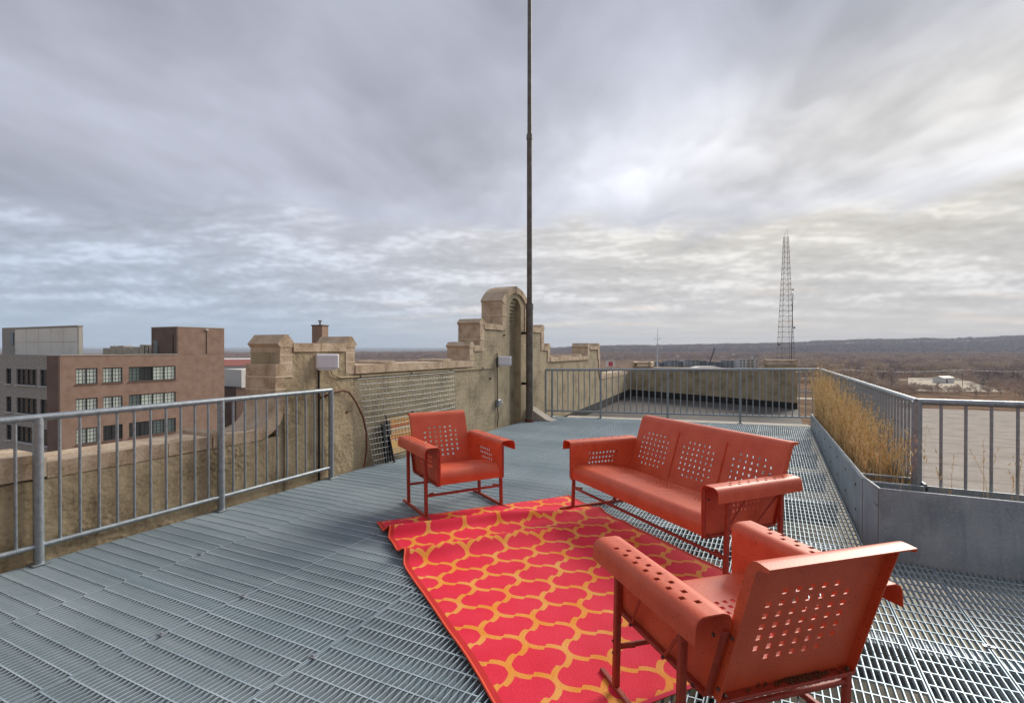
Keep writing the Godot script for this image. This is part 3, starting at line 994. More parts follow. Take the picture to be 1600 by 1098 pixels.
func dry_grass() -> void:
	var r := rng(404)
	for bed in 2:
		var g := Geo.new()
		g.use_col = true
		var count := 1400 if bed == 0 else 60
		for k in count:
			var base: Vector3
			var hgt: float
			if bed == 0:
				var t := pow(r.randf(), 0.85)
				var z := lerpf(-4.92, -10.95, t)
				base = Vector3(lerpf(XR + 0.05, lerpf(0.98, 0.84, t), r.randf()), lerpf(0.37, 0.16, t), z)
				hgt = lerpf(0.42, 0.84, clampf(t * 1.25, 0, 1)) * (0.42 + 0.72 * pow(r.randf(), 0.9))
				if r.randf() < 0.07: hgt *= 1.25
			else:
				base = Vector3(r.randf_range(0.70, 2.9), 0.355, r.randf_range(-4.84, -4.5))
				hgt = r.randf_range(0.2, 0.55)
			var lean := Vector3(r.randfn(0.0, 0.10), 0, r.randfn(0.02, 0.11)) * hgt * 1.6
			var tone := r.randf()
			var c := Color(0.62, 0.41, 0.15).lerp(Color(0.84, 0.66, 0.36), tone)
			if r.randf() < 0.10: c = Color(0.36, 0.20, 0.08)
			g.tint = c * r.randf_range(0.8, 1.1)
			var ang := r.randf() * TAU
			var wd := Vector3(cos(ang), 0, sin(ang)) * r.randf_range(0.0012, 0.0022)
			var p0 := base
			var p1 := base + lean * 0.28 + Vector3(0, hgt * 0.55, 0)
			var p2 := base + lean + Vector3(0, hgt, 0)
			g.quad(p0 - wd, p0 + wd, p1 + wd * 0.8, p1 - wd * 0.8)
			g.quad(p1 - wd * 0.8, p1 + wd * 0.8, p2 + wd * 0.3, p2 - wd * 0.3)
			# seed head
			g.tint = (c * 1.12).lerp(Color(0.8, 0.62, 0.34), 0.3)
			var nn := 8 if bed == 0 else 5
			for j in nn:
				var f := lerpf(0.5, 1.0, (j + r.randf()) / nn)
				var q := p1.lerp(p2, (f - 0.5) * 2.0)
				var a2 := r.randf() * TAU
				var o := Vector3(cos(a2), r.randf_range(1.0, 3.2), sin(a2)).normalized() * r.randf_range(0.02, 0.05) * (1.3 - f * 0.75)
				var sd := o.cross(Vector3.UP).normalized() * r.randf_range(0.002, 0.0042)
				g.tri(q - sd, q + sd, q + o)
				g.tri(q + o * 0.4 - sd * 1.6, q + o * 0.4 + sd * 1.6, q + o * 1.35)
			# a blade or two from the foot
			if r.randf() < 0.3:
				var a3 := r.randf() * TAU
				var dir := Vector3(cos(a3), 0, sin(a3))
				var bl := hgt * r.randf_range(0.4, 0.7)
				var m1 := base + dir * bl * 0.18 + Vector3(0, bl * 0.6, 0)
				var m2 := base + dir * bl * 0.5 + Vector3(0, bl * 0.85, 0)
				var bw := dir.cross(Vector3.UP) * 0.0028
				g.tint = c * 0.85
				g.quad(base - bw, base + bw, m1 + bw, m1 - bw)
				g.tri(m1 - bw, m1 + bw, m2)
		var o := part(g, "dry_grass", M.dry_stalk, self)
		tag(o, "dense golden dry grass filling the long planter" if bed == 0 else "sparse dry stalks in the wide planter at right", "grass", "", "stuff")

func back_sky_block() -> void:
	# unseen block added behind the viewpoint to keep sky light off whatever faces it
	var w := thing("stair_house", "added unseen brick block behind the viewpoint that keeps the sky off", "building")
	var g := Geo.new()
	g.box(Vector3(-0.65, 1.7, 1.55), Vector3(7.7, 4.9, 2.0))
	part(g, "wall", M.brick_brown, w)
	g = Geo.new()
	g.cbox(Vector3(-0.65, 4.2, 1.55), Vector3(7.9, 0.1, 2.2), 0.01)
	part(g, "block_cap", M.limestone, w)
	g = Geo.new()
	g.cbox(Vector3(0.9, 1.03, 0.535), Vector3(0.95, 2.06, 0.05), 0.005)
	part(g, "door", M.dark_metal, w)  # door leaf dressing the added, unseen block
# ------------------------------------------------------------------ furniture
func lines(lo: float, hi: float, marks: Array, half: float, step: float) -> Array:
	# grid lines between lo and hi with a cell of width 2*half round every mark; returns [lines, index of the cell of each mark]
	var l := PackedFloat32Array([lo])
	var cells := []
	var prev := lo
	for m in marks:
		var a: float = m - half
		var n := maxi(1, int(round((a - prev) / step)))
		for k in range(1, n): l.append(lerpf(prev, a, float(k) / n))
		l.append(a)
		cells.append(l.size() - 1)
		l.append(m + half)
		prev = m + half
	var n2 := maxi(1, int(round((hi - prev) / step)))
	for k in range(1, n2 + 1): l.append(lerpf(prev, hi, float(k) / n2))
	return [l, cells]

# walk along a polyline of (z,y) or (x,y) by length
func along(prof: Array, s: float) -> Vector2:
	var acc := 0.0
	for k in prof.size() - 1:
		var d: float = prof[k].distance_to(prof[k + 1])
		if s <= acc + d or k == prof.size() - 2:
			return prof[k].lerp(prof[k + 1], clampf((s - acc) / d, 0.0, 1.0))
		acc += d
	return prof[-1]

func plen(prof: Array) -> float:
	var acc := 0.0
	for k in prof.size() - 1: acc += prof[k].distance_to(prof[k + 1])
	return acc

func arc(c: Vector2, r: float, a0: float, a1: float, n: int) -> Array:
	var o := []
	for k in n + 1:
		var a := deg_to_rad(lerpf(a0, a1, float(k) / n))
		o.append(c + Vector2(cos(a), sin(a)) * r)
	return o

func bolt(parent: Node, p: Vector3, d: Vector3, r := 0.008) -> void:
	var g := Geo.new()
	g.tube([p, p + d * 0.006], r, 8, r * 0.6)
	part(g, "bolt", M.bolt_steel, parent)

func square_bar(g: Geo, a: Vector3, b: Vector3, w: float, t := -1.0, side := Vector3.RIGHT) -> void:
	if t < 0: t = w
	var d := (b - a).normalized()
	var y := d.cross(side).normalized()
	var x := y.cross(d).normalized()
	g.cbox((a + b) * 0.5, Vector3(w, t, (b - a).length()), minf(w, t) * 0.16, Basis(x, y, d))

func glider(called: String, label: String, category: String, w: float, bw: float, lx: float, seats: int, at: Vector3, turn: float, swing: float, group := "") -> Node3D:
	var T := thing(called, label, category, at, turn, group)
	var A := 0.622
	var aw := 0.135
	var af := 0.347
	var th := 0.0046
	var hh := 0.0102 if seats == 1 else 0.0087
	var sw := Vector3(0, 0, swing)
	# --- arms: one bent sheet each
	for s in [-1.0, 1.0]:
		var prof := [Vector2(w, 0.292), Vector2(w, A - 0.032)]
		prof.append_array(arc(Vector2(w + 0.032, A - 0.032), 0.032, 180, 90, 5).slice(1))
		prof.append(Vector2(w + aw - 0.034, A))
		prof.append_array(arc(Vector2(w + aw - 0.034, A - 0.034), 0.034, 90, 0, 5).slice(1))
		prof.append(Vector2(w + aw + 0.003, A - 0.085))
		var total := plen(prof)
		var vrows := [0.135, 0.175, 0.215]
		var t0 := 0.298 + 0.05 + 0.03
		var vm := vrows.duplicate()
		vm.append(t0); vm.append(t0 + 0.034)
		# keep the bends smooth: add lines at the profile's own corners
		var lv := lines(0.0, total, vm, hh, 0.02)
		var vs: PackedFloat32Array = lv[0]
		var um := []
		var nC := 15
		for k in nC: um.append(0.07 + 0.053 * k * 1.0)
		var lu := lines(0.0, 1.0, um, hh / 0.70, 0.2)
		var us: PackedFloat32Array = lu[0]
		var uc: Array = lu[1]
		var vcs: Array = lv[1]
		var fn := func(u: float, v: float) -> Vector3:
			var q := along(prof, v)
			var zr := lerpf(-0.262, -0.372, clampf((q.y - 0.30) / 0.31, 0.0, 1.0))
			if v > 0.30: zr = -0.362
			return Vector3(q.x * s, q.y, lerpf(zr, af, u)) + sw
		var hole := func(i: int, j: int) -> bool:
			var ci := uc.find(i)
			if ci < 0: return false
			var cj := vcs.find(j)
			if cj < 0: return false
			if cj < 3: return ci >= 4 and ci <= 12
			return (ci + cj) % 2 == 0 and ci >= 1
		var g := Geo.new()
		if s > 0:
			var fr := PackedFloat32Array(us); fr.reverse()
			var n := us.size()
			g.sheet(fr, vs, fn, func(i: int, j: int) -> bool: return hole.call(n - 2 - i, j), th)
		else:
			g.sheet(us, vs, fn, hole, th)
		part(g, "arm", M.coral_paint, T)
		# folded edges stiffening the side panel
		g = Geo.new()
		var x: float = (w + 0.014) * s
		square_bar(g, Vector3(x, 0.300, -0.255) + sw, Vector3(x, 0.300, af - 0.012) + sw, 0.026, 0.016)
		square_bar(g, Vector3(x, 0.305, -0.262) + sw, Vector3(x, A - 0.06, -0.352) + sw, 0.026, 0.012)
		square_bar(g, Vector3(x, 0.305, af - 0.008) + sw, Vector3(x, A - 0.03, af - 0.008) + sw, 0.026, 0.010)
		part(g, "arm_stiffener", M.frame_paint, T)
		for q in [Vector3(w + 0.028, 0.30, af - 0.04), Vector3(w + 0.028, 0.30, -0.2), Vector3(w + 0.028, 0.53, -0.31), Vector3(w + 0.03, A - 0.09, af - 0.03)]:
			bolt(T, Vector3(q.x * s, q.y, q.z) + sw, Vector3(s, 0, 0))
	# --- seat: rolled front edge
	var sp := [Vector2(-0.255, 0.345), Vector2(-0.16, 0.368), Vector2(-0.02, 0.393), Vector2(0.12, 0.408), Vector2(0.22, 0.414)]
	sp.append_array(arc(Vector2(0.262, 0.346), 0.07, 78, -4, 8))
	sp.append(Vector2(0.330, 0.300))
	var sl := plen(sp)
	var pitch := 0.0345
	var rows := []
	for k in 7: rows.append(0.135 + pitch * k)
	var lv2 := lines(0.0, sl, rows, hh * 0.9, 0.016)
	var cols := []
	var span := 2.0 * (w - 0.004) / seats
	for sx in seats:
		var cx := -(w - 0.004) + span * (sx + 0.5)
		for k in 7: cols.append(cx + pitch * 1.12 * (k - 3))
	var lu2 := lines(-(w - 0.004), w - 0.004, cols, hh * 0.9, 0.09)
	var uc2: Array = lu2[1]
	var vc2: Array = lv2[1]
	var g2 := Geo.new()
	var us2: PackedFloat32Array = lu2[0]
	us2.reverse()
	var nu2 := us2.size()
	g2.sheet(us2, lv2[0], func(u: float, v: float) -> Vector3:
		var q := along(sp, v)
		return Vector3(u, q.y, q.x) + sw,
		func(i: int, j: int) -> bool:
			var a := uc2.find(nu2 - 2 - i)
			if a < 0: return false
			var b := vc2.find(j)
			if b < 0: return false
			var m := a % 7
			return not ((b == 0 or b == 6) and (m == 0 or m == 6)), th)
	part(g2, "seat", M.coral_paint, T)
	# rib pressed between the places of the seat and the back
	# --- backrest
	var bp := [Vector2(-0.262, 0.300), Vector2(-0.300, 0.42), Vector2(-0.342, 0.55), Vector2(-0.385, 0.68), Vector2(-0.408, 0.745)]
	bp.append_array(arc(Vector2(-0.470, 0.766), 0.052, 14, 84, 6))
	bp.append(Vector2(-0.512, 0.812))
	var bl := plen(bp)
	var brow := []
	for k in 7: brow.append(0.128 + 0.0445 * k)
	var lv3 := lines(0.0, bl, brow, hh, 0.018)
	var bcols := []
	var bspan := 2.0 * bw / seats
	for sx in seats:
		var cx := -bw + bspan * (sx + 0.5)
		for k in 7: bcols.append(cx + 0.0535 * (k - 3))
	# pressed ribs between the panels of a long back
	var ribs := []
	for sx in range(1, seats): ribs.append(-bw + bspan * sx)
	var allm := bcols.duplicate()
	for q in ribs: allm.append(q)
	allm.sort()
	var lu3 := lines(-bw, bw, allm, hh, 0.08)
	var us3: PackedFloat32Array = lu3[0]
	# fine lines round the ribs so that they read as a crease
	var cell3: Array = lu3[1]
	var kind := {}
	for k in allm.size():
		kind[cell3[k]] = -1 if ribs.has(allm[k]) else bcols.find(allm[k]) % 7
	us3.reverse()
	var nu3 := us3.size()
	var vc3: Array = lv3[1]
	var g3 := Geo.new()
	g3.sheet(us3, lv3[0], func(u: float, v: float) -> Vector3:
		var q := along(bp, v)
		var dz := 0.0
		for rb in ribs:
			if absf(u - rb) < hh * 1.01 and v > 0.06 and v < bl - 0.17: dz = -0.007 if u > rb else 0.0
		return Vector3(u, q.y, q.x + dz) + sw,
		func(i: int, j: int) -> bool:
			var ci := nu3 - 2 - i
			if not kind.has(ci) or kind[ci] < 0: return false
			var b := vc3.find(j)
			if b < 0: return false
			var m: int = kind[ci]
			return not ((b == 0 or b == 6) and (m == 0 or m == 6)), th)
	part(g3, "backrest", M.coral_paint, T)
	# pressed beads between the places
	for rb in ribs:
		var gb := Geo.new()
		var pts := []
		for k in 9:
			var q := along(bp, lerpf(0.06, bl - 0.15, k / 8.0))
			pts.append(Vector3(rb, q.y, q.x + 0.001) + sw)
		gb.tube(pts, 0.0065, 8)
		part(gb, "pressed_bead", M.coral_paint, T)
		gb = Geo.new()
		pts = []
		for k in 9:
			var q := along(sp, lerpf(0.03, sl - 0.17, k / 8.0))
			pts.append(Vector3(rb * (w - 0.004) / bw, q.y + 0.0005, q.x) + sw)
		gb.tube(pts, 0.006, 8)
		part(gb, "pressed_bead", M.coral_paint, T)
	# folded rim of the backrest
	for s in [-1.0, 1.0]:
		g3 = Geo.new()
		var us := PackedFloat32Array([0.0, 0.5, 1.0])
		var vs := PackedFloat32Array()
		for k in 25: vs.append(bl * k / 24.0)
		g3.sheet(us, vs, func(u: float, v: float) -> Vector3:
			var q := along(bp, v)
			var q2 := along(bp, minf(v + 0.004, bl))
			var q1 := along(bp, maxf(v - 0.004, 0.0))
			var d := (q2 - q1).normalized()
			var nb := Vector2(-d.y, d.x)
			var wd := 0.034 if v < bl - 0.09 else lerpf(0.034, 0.010, (v - bl + 0.09) / 0.09)
			var o := q + nb * wd * u
			return Vector3((bw - 0.002) * s, o.y, o.x) + sw, func(_i: int, _j: int) -> bool: return false, th)
		part(g3, "backrest_rim", M.coral_paint, T)
	g3 = Geo.new()
	square_bar(g3, Vector3(-bw + 0.004, 0.296, -0.283) + sw, Vector3(bw - 0.004, 0.296, -0.283) + sw, 0.04, 0.012, Vector3.BACK)
	part(g3, "backrest_flange", M.frame_paint, T)
	for s in [-1.0, 1.0]:
		for q in [Vector3(bw + 0.001, 0.34, -0.295), Vector3(bw + 0.001, 0.54, -0.36), Vector3(bw - 0.03, 0.31, -0.29)]:
			bolt(T, Vector3(q.x * s, q.y, q.z) + sw, Vector3(s, 0, 0))
	# --- standing frame
	var lf := 0.262
	var lr := -0.190
	for s in [-1.0, 1.0]:
		for z in [lf, lr]:
			var g := Geo.new()
			square_bar(g, Vector3(lx * s, 0.022, z), Vector3(lx * s, A - 0.075, z - 0.022), 0.028)
			part(g, "leg", M.frame_paint, T)
			bolt(T, Vector3((lx + 0.012) * s, 0.215, z), Vector3(s, 0, 0), 0.007)
			bolt(T, Vector3((lx + 0.012) * s, 0.165, z), Vector3(s, 0, 0), 0.007)
		var g := Geo.new()
		square_bar(g, Vector3(lx * s, 0.0125, -0.325), Vector3(lx * s, 0.0125, 0.395), 0.025)
		part(g, "runner", M.frame_paint, T)
		g = Geo.new()
		square_bar(g, Vector3(lx * s, A - 0.066, lr - 0.05), Vector3(lx * s, A - 0.066, lf + 0.01), 0.024)
		part(g, "arm_bar", M.frame_paint, T)
		# swinging hangers
		for q in [[lr - 0.03, lr + 0.155], [lf - 0.20, lf - 0.06]]:
			g = Geo.new()
			square_bar(g, Vector3((lx - 0.018) * s, A - 0.085, q[0]), Vector3((w + 0.034) * s, 0.305, q[1] + swing), 0.004, 0.013)
			part(g, "hanger", M.dark_metal if seats == 0 else M.frame_paint, T)
			bolt(T, Vector3((w + 0.038) * s, 0.305, q[1] + swing), Vector3(s, 0, 0))
		# short link from the leg to the body pivot
		g = Geo.new()
		g.tube([Vector3((lx - 0.01) * s, 0.19, lf), Vector3((w + 0.0) * s, 0.20, lf - 0.03)], 0.011, 8)
		part(g, "link", M.frame_paint, T)
	for z in [lf, lr]:
		var g := Geo.new()
		g.tube([Vector3(-lx, 0.19, z - 0.006), Vector3(lx, 0.19, z - 0.006)], 0.0115, 10)
		part(g, "cross_tube", M.frame_paint, T)
	return T

func furniture() -> void:
	glider("glider_chair", "coral perforated metal glider chair at the far edge of the rug", "chair", 0.29, 0.286, 0.363, 1, Vector3(-2.658, 0.003, -4.130), deg_to_rad(56.3), 0.055, "coral glider chairs")
	glider("glider_sofa", "coral three-seat perforated metal glider sofa", "sofa", 0.784, 0.780, 0.889, 3, Vector3(-0.774, 0.003, -4.147), deg_to_rad(-39.7), 0.0)
	var T := glider("glider_chair", "coral perforated metal glider chair seen from behind, nearest the camera", "chair", 0.29, 0.286, 0.363, 1, Vector3(-0.15, 0.003, -2.241), deg_to_rad(-136.9), 0.0, "coral glider chairs")
	# crumbs of old leaves lying in the bottom flange of the near chair
	var r := rng(66)
	var g := Geo.new()
	for k in 130:
		var p := Vector3(clampf(r.randfn(-0.06, 0.09), -0.25, 0.24), 0.304, r.randf_range(-0.298, -0.270))
		var s := r.randf_range(0.003, 0.009)
		g.box(p + Vector3(0, s * 0.3, 0), Vector3(s, s * 0.6, s * 0.8), Basis(Vector3.UP, r.randf() * TAU))
	tag(part(g, "leaf_crumbs", M.rust_debris, T), "", "", "", "stuff")

# ------------------------------------------------------------------ rug
func rug_tex() -> Array:
	var W := 832
	var H := 1232
	var L := 2.74
	var B := 1.85
	var img := Image.create(W, H, false, Image.FORMAT_RGB8)
	var rel := PackedByteArray()
	rel.resize(W * H)
	var nz := noise(70, 0.012, 3)
	var nf := noise(71, 0.3, 2)
	var pu := 0.168
	var pv := 0.1495
	for y in H:
		var u := (y + 0.5) / H * L
		for x in W:
			var v := (x + 0.5) / W * B
			# nearest cell centre of the two interleaved grids
			var inside := false
			var iu := int(round((u - 0.106) / pu))
			for di in [-1, 0, 1]:
				var i: int = iu + di
				var cu := 0.106 + pu * i
				var off := 0.146 if posmod(i, 2) == 0 else 0.146 + pv
				var cv: float = off + round((v - off) / (2.0 * pv)) * 2.0 * pv
				var a := absf(u - cu)
				var b := absf(v - cv)
				var sm := a / pu + b / pv
				var ee := a / pu - b / pv
				var ae := clampf(absf(ee), 0.0, 1.0)
				var bulge := -signf(ee) * (0.075 + 0.115 * pow(sin(PI * ae), 0.7)) * (1.0 - smoothstep(0.72, 1.0, ae))
				if sm < 0.855 + bulge: inside = true
			var edge := minf(v, B - v)
			var eu := minf(u, L - u)
			var c: Color
			var n := nz.get_noise_2d(x * 0.6, y * 0.6)
			if edge < 0.035 or eu < 0.022:
				c = Color(0.86, 0.20, 0.20) if edge < 0.035 and eu >= 0.022 else Color(0.90, 0.16, 0.34)
				if edge < 0.010: c = Color(0.90, 0.36, 0.16)
			elif inside:
				c = Color(0.965, 0.165, 0.27).lerp(Color(0.985, 0.23, 0.34), 0.5 + 0.5 * n)
			else:
				c = Color(0.99, 0.60, 0.18).lerp(Color(1.0, 0.72, 0.40), 0.5 + 0.7 * n)
			# woven straw: ribs across the length
			var k := 0.95 + 0.09 * nf.get_noise_2d(x * 0.5, y * 2.6)
			k *= 0.88 if (y % 4) == 0 else 1.0
			rel[y * W + x] = clampi(int((70.0 if (y % 4) == 0 else (150.0 if (y % 4) == 2 else 120.0)) + (30.0 if (x + 3 * (y / 4)) % 6 < 3 else 0.0) + 60.0 * nf.get_noise_2d(x * 0.5, y * 2.6)), 0, 255)
			img.set_pixel(x, y, Color(c.r * k, c.g * k, c.b * k))
	var ni := Image.create_from_data(W, H, false, Image.FORMAT_L8, rel)
	ni.bump_map_to_normal_map(2.0)
	return [ImageTexture.create_from_image(img), ImageTexture.create_from_image(ni)]

func rug() -> void:
	var m := StandardMaterial3D.new()
	m.resource_name = "rug_weave"
	var tx := rug_tex()
	m.albedo_texture = tx[0]
	m.roughness = 0.6
	m.metallic_specular = 0.3
	m.normal_enabled = true
	m.normal_texture = tx[1]
	m.normal_scale = 0.6
	M["rug_weave"] = m
	var L := 2.74
	var B := 1.85
	var o := Vector3(-2.946, 0.0, -3.412)
	var l := Vector3(0.785, 0, 0.62).normalized()
	var w := Vector3(l.z, 0, -l.x)
	var nz := noise(81, 1.4, 3)
	var fn := func(u: float, v: float) -> Vector3:
		var h := 0.012 + 0.006 * nz.get_noise_2d(u, v)
		# two folds pushed up across the far end, dying away towards the sofa
		var c1 := 0.345 + 0.10 * v + 0.02 * sin(v * 5.0)
		var c2 := 0.80 + 0.05 * v + 0.03 * sin(v * 3.0 + 1.0)
		var d1 := (u - c1) / 0.062
		var d2 := (u - c2) / 0.070
		var f1 := 0.075 * (1.0 - smoothstep(0.9, 1.8, v) * 0.6)
		var f2 := 0.056 * (1.0 - smoothstep(0.7, 1.6, v) * 0.85)
		h += f1 * exp(-d1 * d1) + f2 * exp(-d2 * d2)
		h += 0.018 * exp(-pow((u - 0.13) / 0.10, 2.0)) * smoothstep(0.2, 0.8, v) * (1.0 - smoothstep(1.0, 1.5, v))
		h += 0.02 * exp(-pow((u - 0.56) / 0.14, 2.0)) * (1.0 - smoothstep(0.2, 1.5, v))
		var wob := 0.005 * sin(u * 4.0) + 0.003 * sin(u * 9.0 + 1.0)
		var shift := 0.03 * exp(-d1 * d1) + 0.028 * exp(-d2 * d2)
		return o + l * u + w * (v + wob * (1.0 - v / B) + shift * (1.0 - v / B)) + Vector3(0, h, 0)
	var g := Geo.new()
	var nu := 220
	var nv := 90
	var P := []
	for i in nu + 1:
		var rr := []
		for j in nv + 1: rr.append(fn.call(L * i / nu, B * j / nv))
		P.append(rr)
	var N := []
	for i in nu + 1:
		var rr := []
		for j in nv + 1:
			var du: Vector3 = P[mini(i + 1, nu)][j] - P[maxi(i - 1, 0)][j]
			var dv: Vector3 = P[i][mini(j + 1, nv)] - P[i][maxi(j - 1, 0)]
			rr.append(du.cross(dv).normalized())
		N.append(rr)
	for i in nu:
		for j in nv:
			var q := [[i, j], [i + 1, j], [i + 1, j + 1], [i, j + 1]]
			var p := []
			var m2 := []
			var t := []
			for k in 4:
				p.append(P[q[k][0]][q[k][1]]); m2.append(N[q[k][0]][q[k][1]])
				t.append(Vector2(float(q[k][1]) / nv, float(q[k][0]) / nu))
			g.t3(p[0], p[1], p[2], m2[0], m2[1], m2[2], t[0], t[1], t[2])
			g.t3(p[0], p[2], p[3], m2[0], m2[2], m2[3], t[0], t[2], t[3])
			var dn := Vector3(0, -0.005, 0)
			g.t3(p[0] + dn, p[2] + dn, p[1] + dn, -m2[0], -m2[2], -m2[1], t[0], t[2], t[1])
			g.t3(p[0] + dn, p[3] + dn, p[2] + dn, -m2[0], -m2[3], -m2[2], t[0], t[3], t[2])
			if i == 0: g.quad(p[0], p[3], p[3] + dn, p[0] + dn)
			if i == nu - 1: g.quad(p[2], p[1], p[1] + dn, p[2] + dn)
			if j == 0: g.quad(p[1], p[0], p[0] + dn, p[1] + dn)
			if j == nv - 1: g.quad(p[3], p[2], p[2] + dn, p[3] + dn)
	var T := thing("outdoor_rug", "red and orange trellis patterned outdoor rug with two folds at its far end", "rug")
	part(g, "rug_cloth", m, T)
	# bound edges along the long sides
	for s in [0.0, B]:
		var e := Geo.new()
		var pts := []
		for i in range(0, nu + 1, 2): pts.append(fn.call(L * i / nu, s) + Vector3(0, -0.001, 0))
		e.tube(pts, 0.0055, 6)
		part(e, "bound_edge", mat("rug_binding", c8(226, 78, 52), 0.7), T)

# ------------------------------------------------------------------ fittings on the wall
func plaid_tex() -> ImageTexture:
	var S := 256
	var img := Image.create(S, S, false, Image.FORMAT_RGB8)
	var bands := [c8(206, 176, 120), c8(214, 150, 70), c8(196, 64, 60), c8(210, 186, 140), c8(222, 160, 84), c8(168, 72, 66), c8(206, 170, 104), c8(180, 160, 120)]
	var wid := [30, 34, 9, 36, 40, 7, 58, 42]
	var across := []
	for k in bands.size():
		for j in wid[k]: across.append(bands[k])
	for y in S:
		for x in S:
			var c: Color = across[y % across.size()]
			if (x / 26) % 2 == 0: c = c.lerp(across[(x * 2) % across.size()], 0.35)
			if (x + y) % 3 == 0: c = c * 0.85
			c.a = 1.0
			img.set_pixel(x, y, c)
	return ImageTexture.create_from_image(img)

func fittings() -> void:
	# flood lights
	for a in [[Vector3(-4.42, 1.305, -4.31), "grey box floodlight on the merlon beside the railing end", 0.9], [Vector3(-4.38, 1.222, -8.52), "grey box floodlight beside the arched niche", 0.55]]:
		var p: Vector3 = a[0]
		var t := thing("wall_light", a[1], "light", p, a[2], "box floodlights on the parapet")
		var g := Geo.new()
		g.cbox(Vector3(0, 0, 0.0), Vector3(0.245, 0.165, 0.09), 0.014)
		part(g, "housing", M.light_housing, t)
		g = Geo.new()
		g.cbox(Vector3(-0.01, 0.0, 0.047), Vector3(0.20, 0.135, 0.008), 0.003)
		part(g, "lens_cover", M.light_housing, t)
		g = Geo.new()
		g.cbox(Vector3(0.0, -0.088, 0.01), Vector3(0.19, 0.016, 0.07), 0.003)
		part(g, "visor", M.white_paint, t)
		g = Geo.new()
		g.tube([Vector3(-0.05, 0.0, -0.04), Vector3(-0.075, -0.01, -0.09)], 0.03, 10)
		part(g, "knuckle", M.dark_metal, t)
		g = Geo.new()
		g.cbox(t.basis.inverse() * Vector3(XL + 0.025 - p.x, -0.01, 0.02), Vector3(0.03, 0.13, 0.13), 0.006, t.basis.inverse())
		part(g, "mount_plate", M.dark_metal, t)
	var x := XL + 0.02
	var t := thing("conduit", "thin conduit running along the parapet below the coping", "conduit")
	var g := Geo.new()
	g.tube([Vector3(x + 0.01, 1.24, -4.40), Vector3(x + 0.012, 1.16, -4.43), Vector3(x + 0.01, 1.112, -4.56), Vector3(x, 1.108, -4.75), Vector3(x, 1.105, -6.5), Vector3(x, 1.10, -8.36)], 0.009, 8)
	part(g, "conduit_pipe", M.painted_brick, t)
	for z in [-4.9, -5.9, -6.9, -7.9]:
		g = Geo.new()
		g.cbox(Vector3(x - 0.004, 1.105, z), Vector3(0.03, 0.034, 0.02), 0.003)
		part(g, "strap", M.dark_metal, t)
	t = thing("conduit", "dark downpipe conduit below the near floodlight behind the railing", "conduit")
	g = Geo.new()
	g.tube([Vector3(x, 1.28, -4.25), Vector3(x, -0.1, -4.25)], 0.010, 8)
	part(g, "conduit_pipe", M.dark_metal, t)
	t = thing("conduit", "dark cable with an outlet box below the far floodlight", "conduit")
	g = Geo.new()
	g.tube([Vector3(x, 1.36, -8.42), Vector3(x, 0.52, -8.43)], 0.009, 8)
	g.tube([Vector3(x, 0.40, -8.43), Vector3(x + 0.005, 0.22, -8.45), Vector3(x, 0.02, -8.43)], 0.008, 8)
	part(g, "cable", M.dark_metal, t)
	g = Geo.new()
	g.cbox(Vector3(x + 0.02, 0.46, -8.43), Vector3(0.06, 0.13, 0.09), 0.01)
	part(g, "outlet_box", M.galvanized, t)
	g = Geo.new()
	g.tube([Vector3(x + 0.01, 0.48, -8.52), Vector3(x + 0.05, 0.48, -8.52)], 0.045, 12)
	part(g, "outlet_cover", M.concrete, t)
	t = thing("hose", "rust brown hose curving down the wall beside the railing end", "hose")
	g = Geo.new()
	g.tube([Vector3(x, 0.90, -4.24), Vector3(x + 0.02, 0.945, -4.42), Vector3(x + 0.02, 0.962, -4.60), Vector3(x + 0.03, 0.935, -4.68), Vector3(x + 0.03, 0.80, -4.80), Vector3(x + 0.03, 0.62, -4.91), Vector3(x + 0.03, 0.42, -4.97), Vector3(x + 0.03, 0.20, -4.97), Vector3(x + 0.03, 0.01, -4.93)], 0.011, 8)
	part(g, "hose_line", M.rust_hose, t)
	# fixing scars in the render
	for q in [Vector3(x - 0.012, 0.70, -4.68), Vector3(x - 0.012, 0.915, -8.18), Vector3(x - 0.012, 1.69, -8.72)]:
		var s := thing("wall_anchor", "small rusty anchor hole in the wall " + ["below the near floodlight", "beside the far floodlight cable", "beside the top of the niche"][[-4.68, -8.18, -8.72].find(snappedf(q.z, 0.01))], "anchor")
		g = Geo.new()
		g.tube([q, q + Vector3(0.012, 0, 0)], 0.022, 7, 0.014)
		g.tube([q + Vector3(0.0, 0.0, 0.0), q + Vector3(0.012, 0.004, -0.05)], 0.007, 6, 0.003)
		part(g, "anchor_stub", M.rust_hose, s)
	# wire mesh leaning on the wall
	t = thing("wire_mesh_panel", "welded wire mesh panel hung on the parapet behind the chair", "wire mesh")
	var bow := func(z: float, y: float) -> Vector3:
		var f := clampf(y / 1.09, 0.0, 1.0)
		return Vector3(XL + 0.045 + 0.075 * sin(PI * clampf((z + 4.85) / -2.1, 0, 1)) * (1.0 - f * 0.7) + 0.05 * (1.0 - f), y, z)
	var pz := 0.066
	g = Geo.new()
	for k in 33:
		var z := -4.84 - pz * k
		var pts := []
		var lean := lerpf(-0.20, 0.0, clampf(k / 8.0, 0, 1))
		for j in 7:
			var y := 1.09 * j / 6.0 + 0.004
			pts.append(bow.call(z + lean * (1.0 - y), y))
		g.tube(pts, 0.0032, 5)
	for k in 17:
		var y := 0.006 + 0.0672 * k
		var pts := []
		for j in 13:
			var z := lerpf(-4.84 - 0.20 * (1.0 - y), -6.95, j / 12.0)
			pts.append(bow.call(z, y))
		g.tube(pts, 0.0032, 5)
	part(g, "mesh_wires", M.mesh_wire, t)
	# things stored behind the mesh
	var pm := StandardMaterial3D.new()
	pm.resource_name = "plaid_weave"
	pm.albedo_texture = plaid_tex()
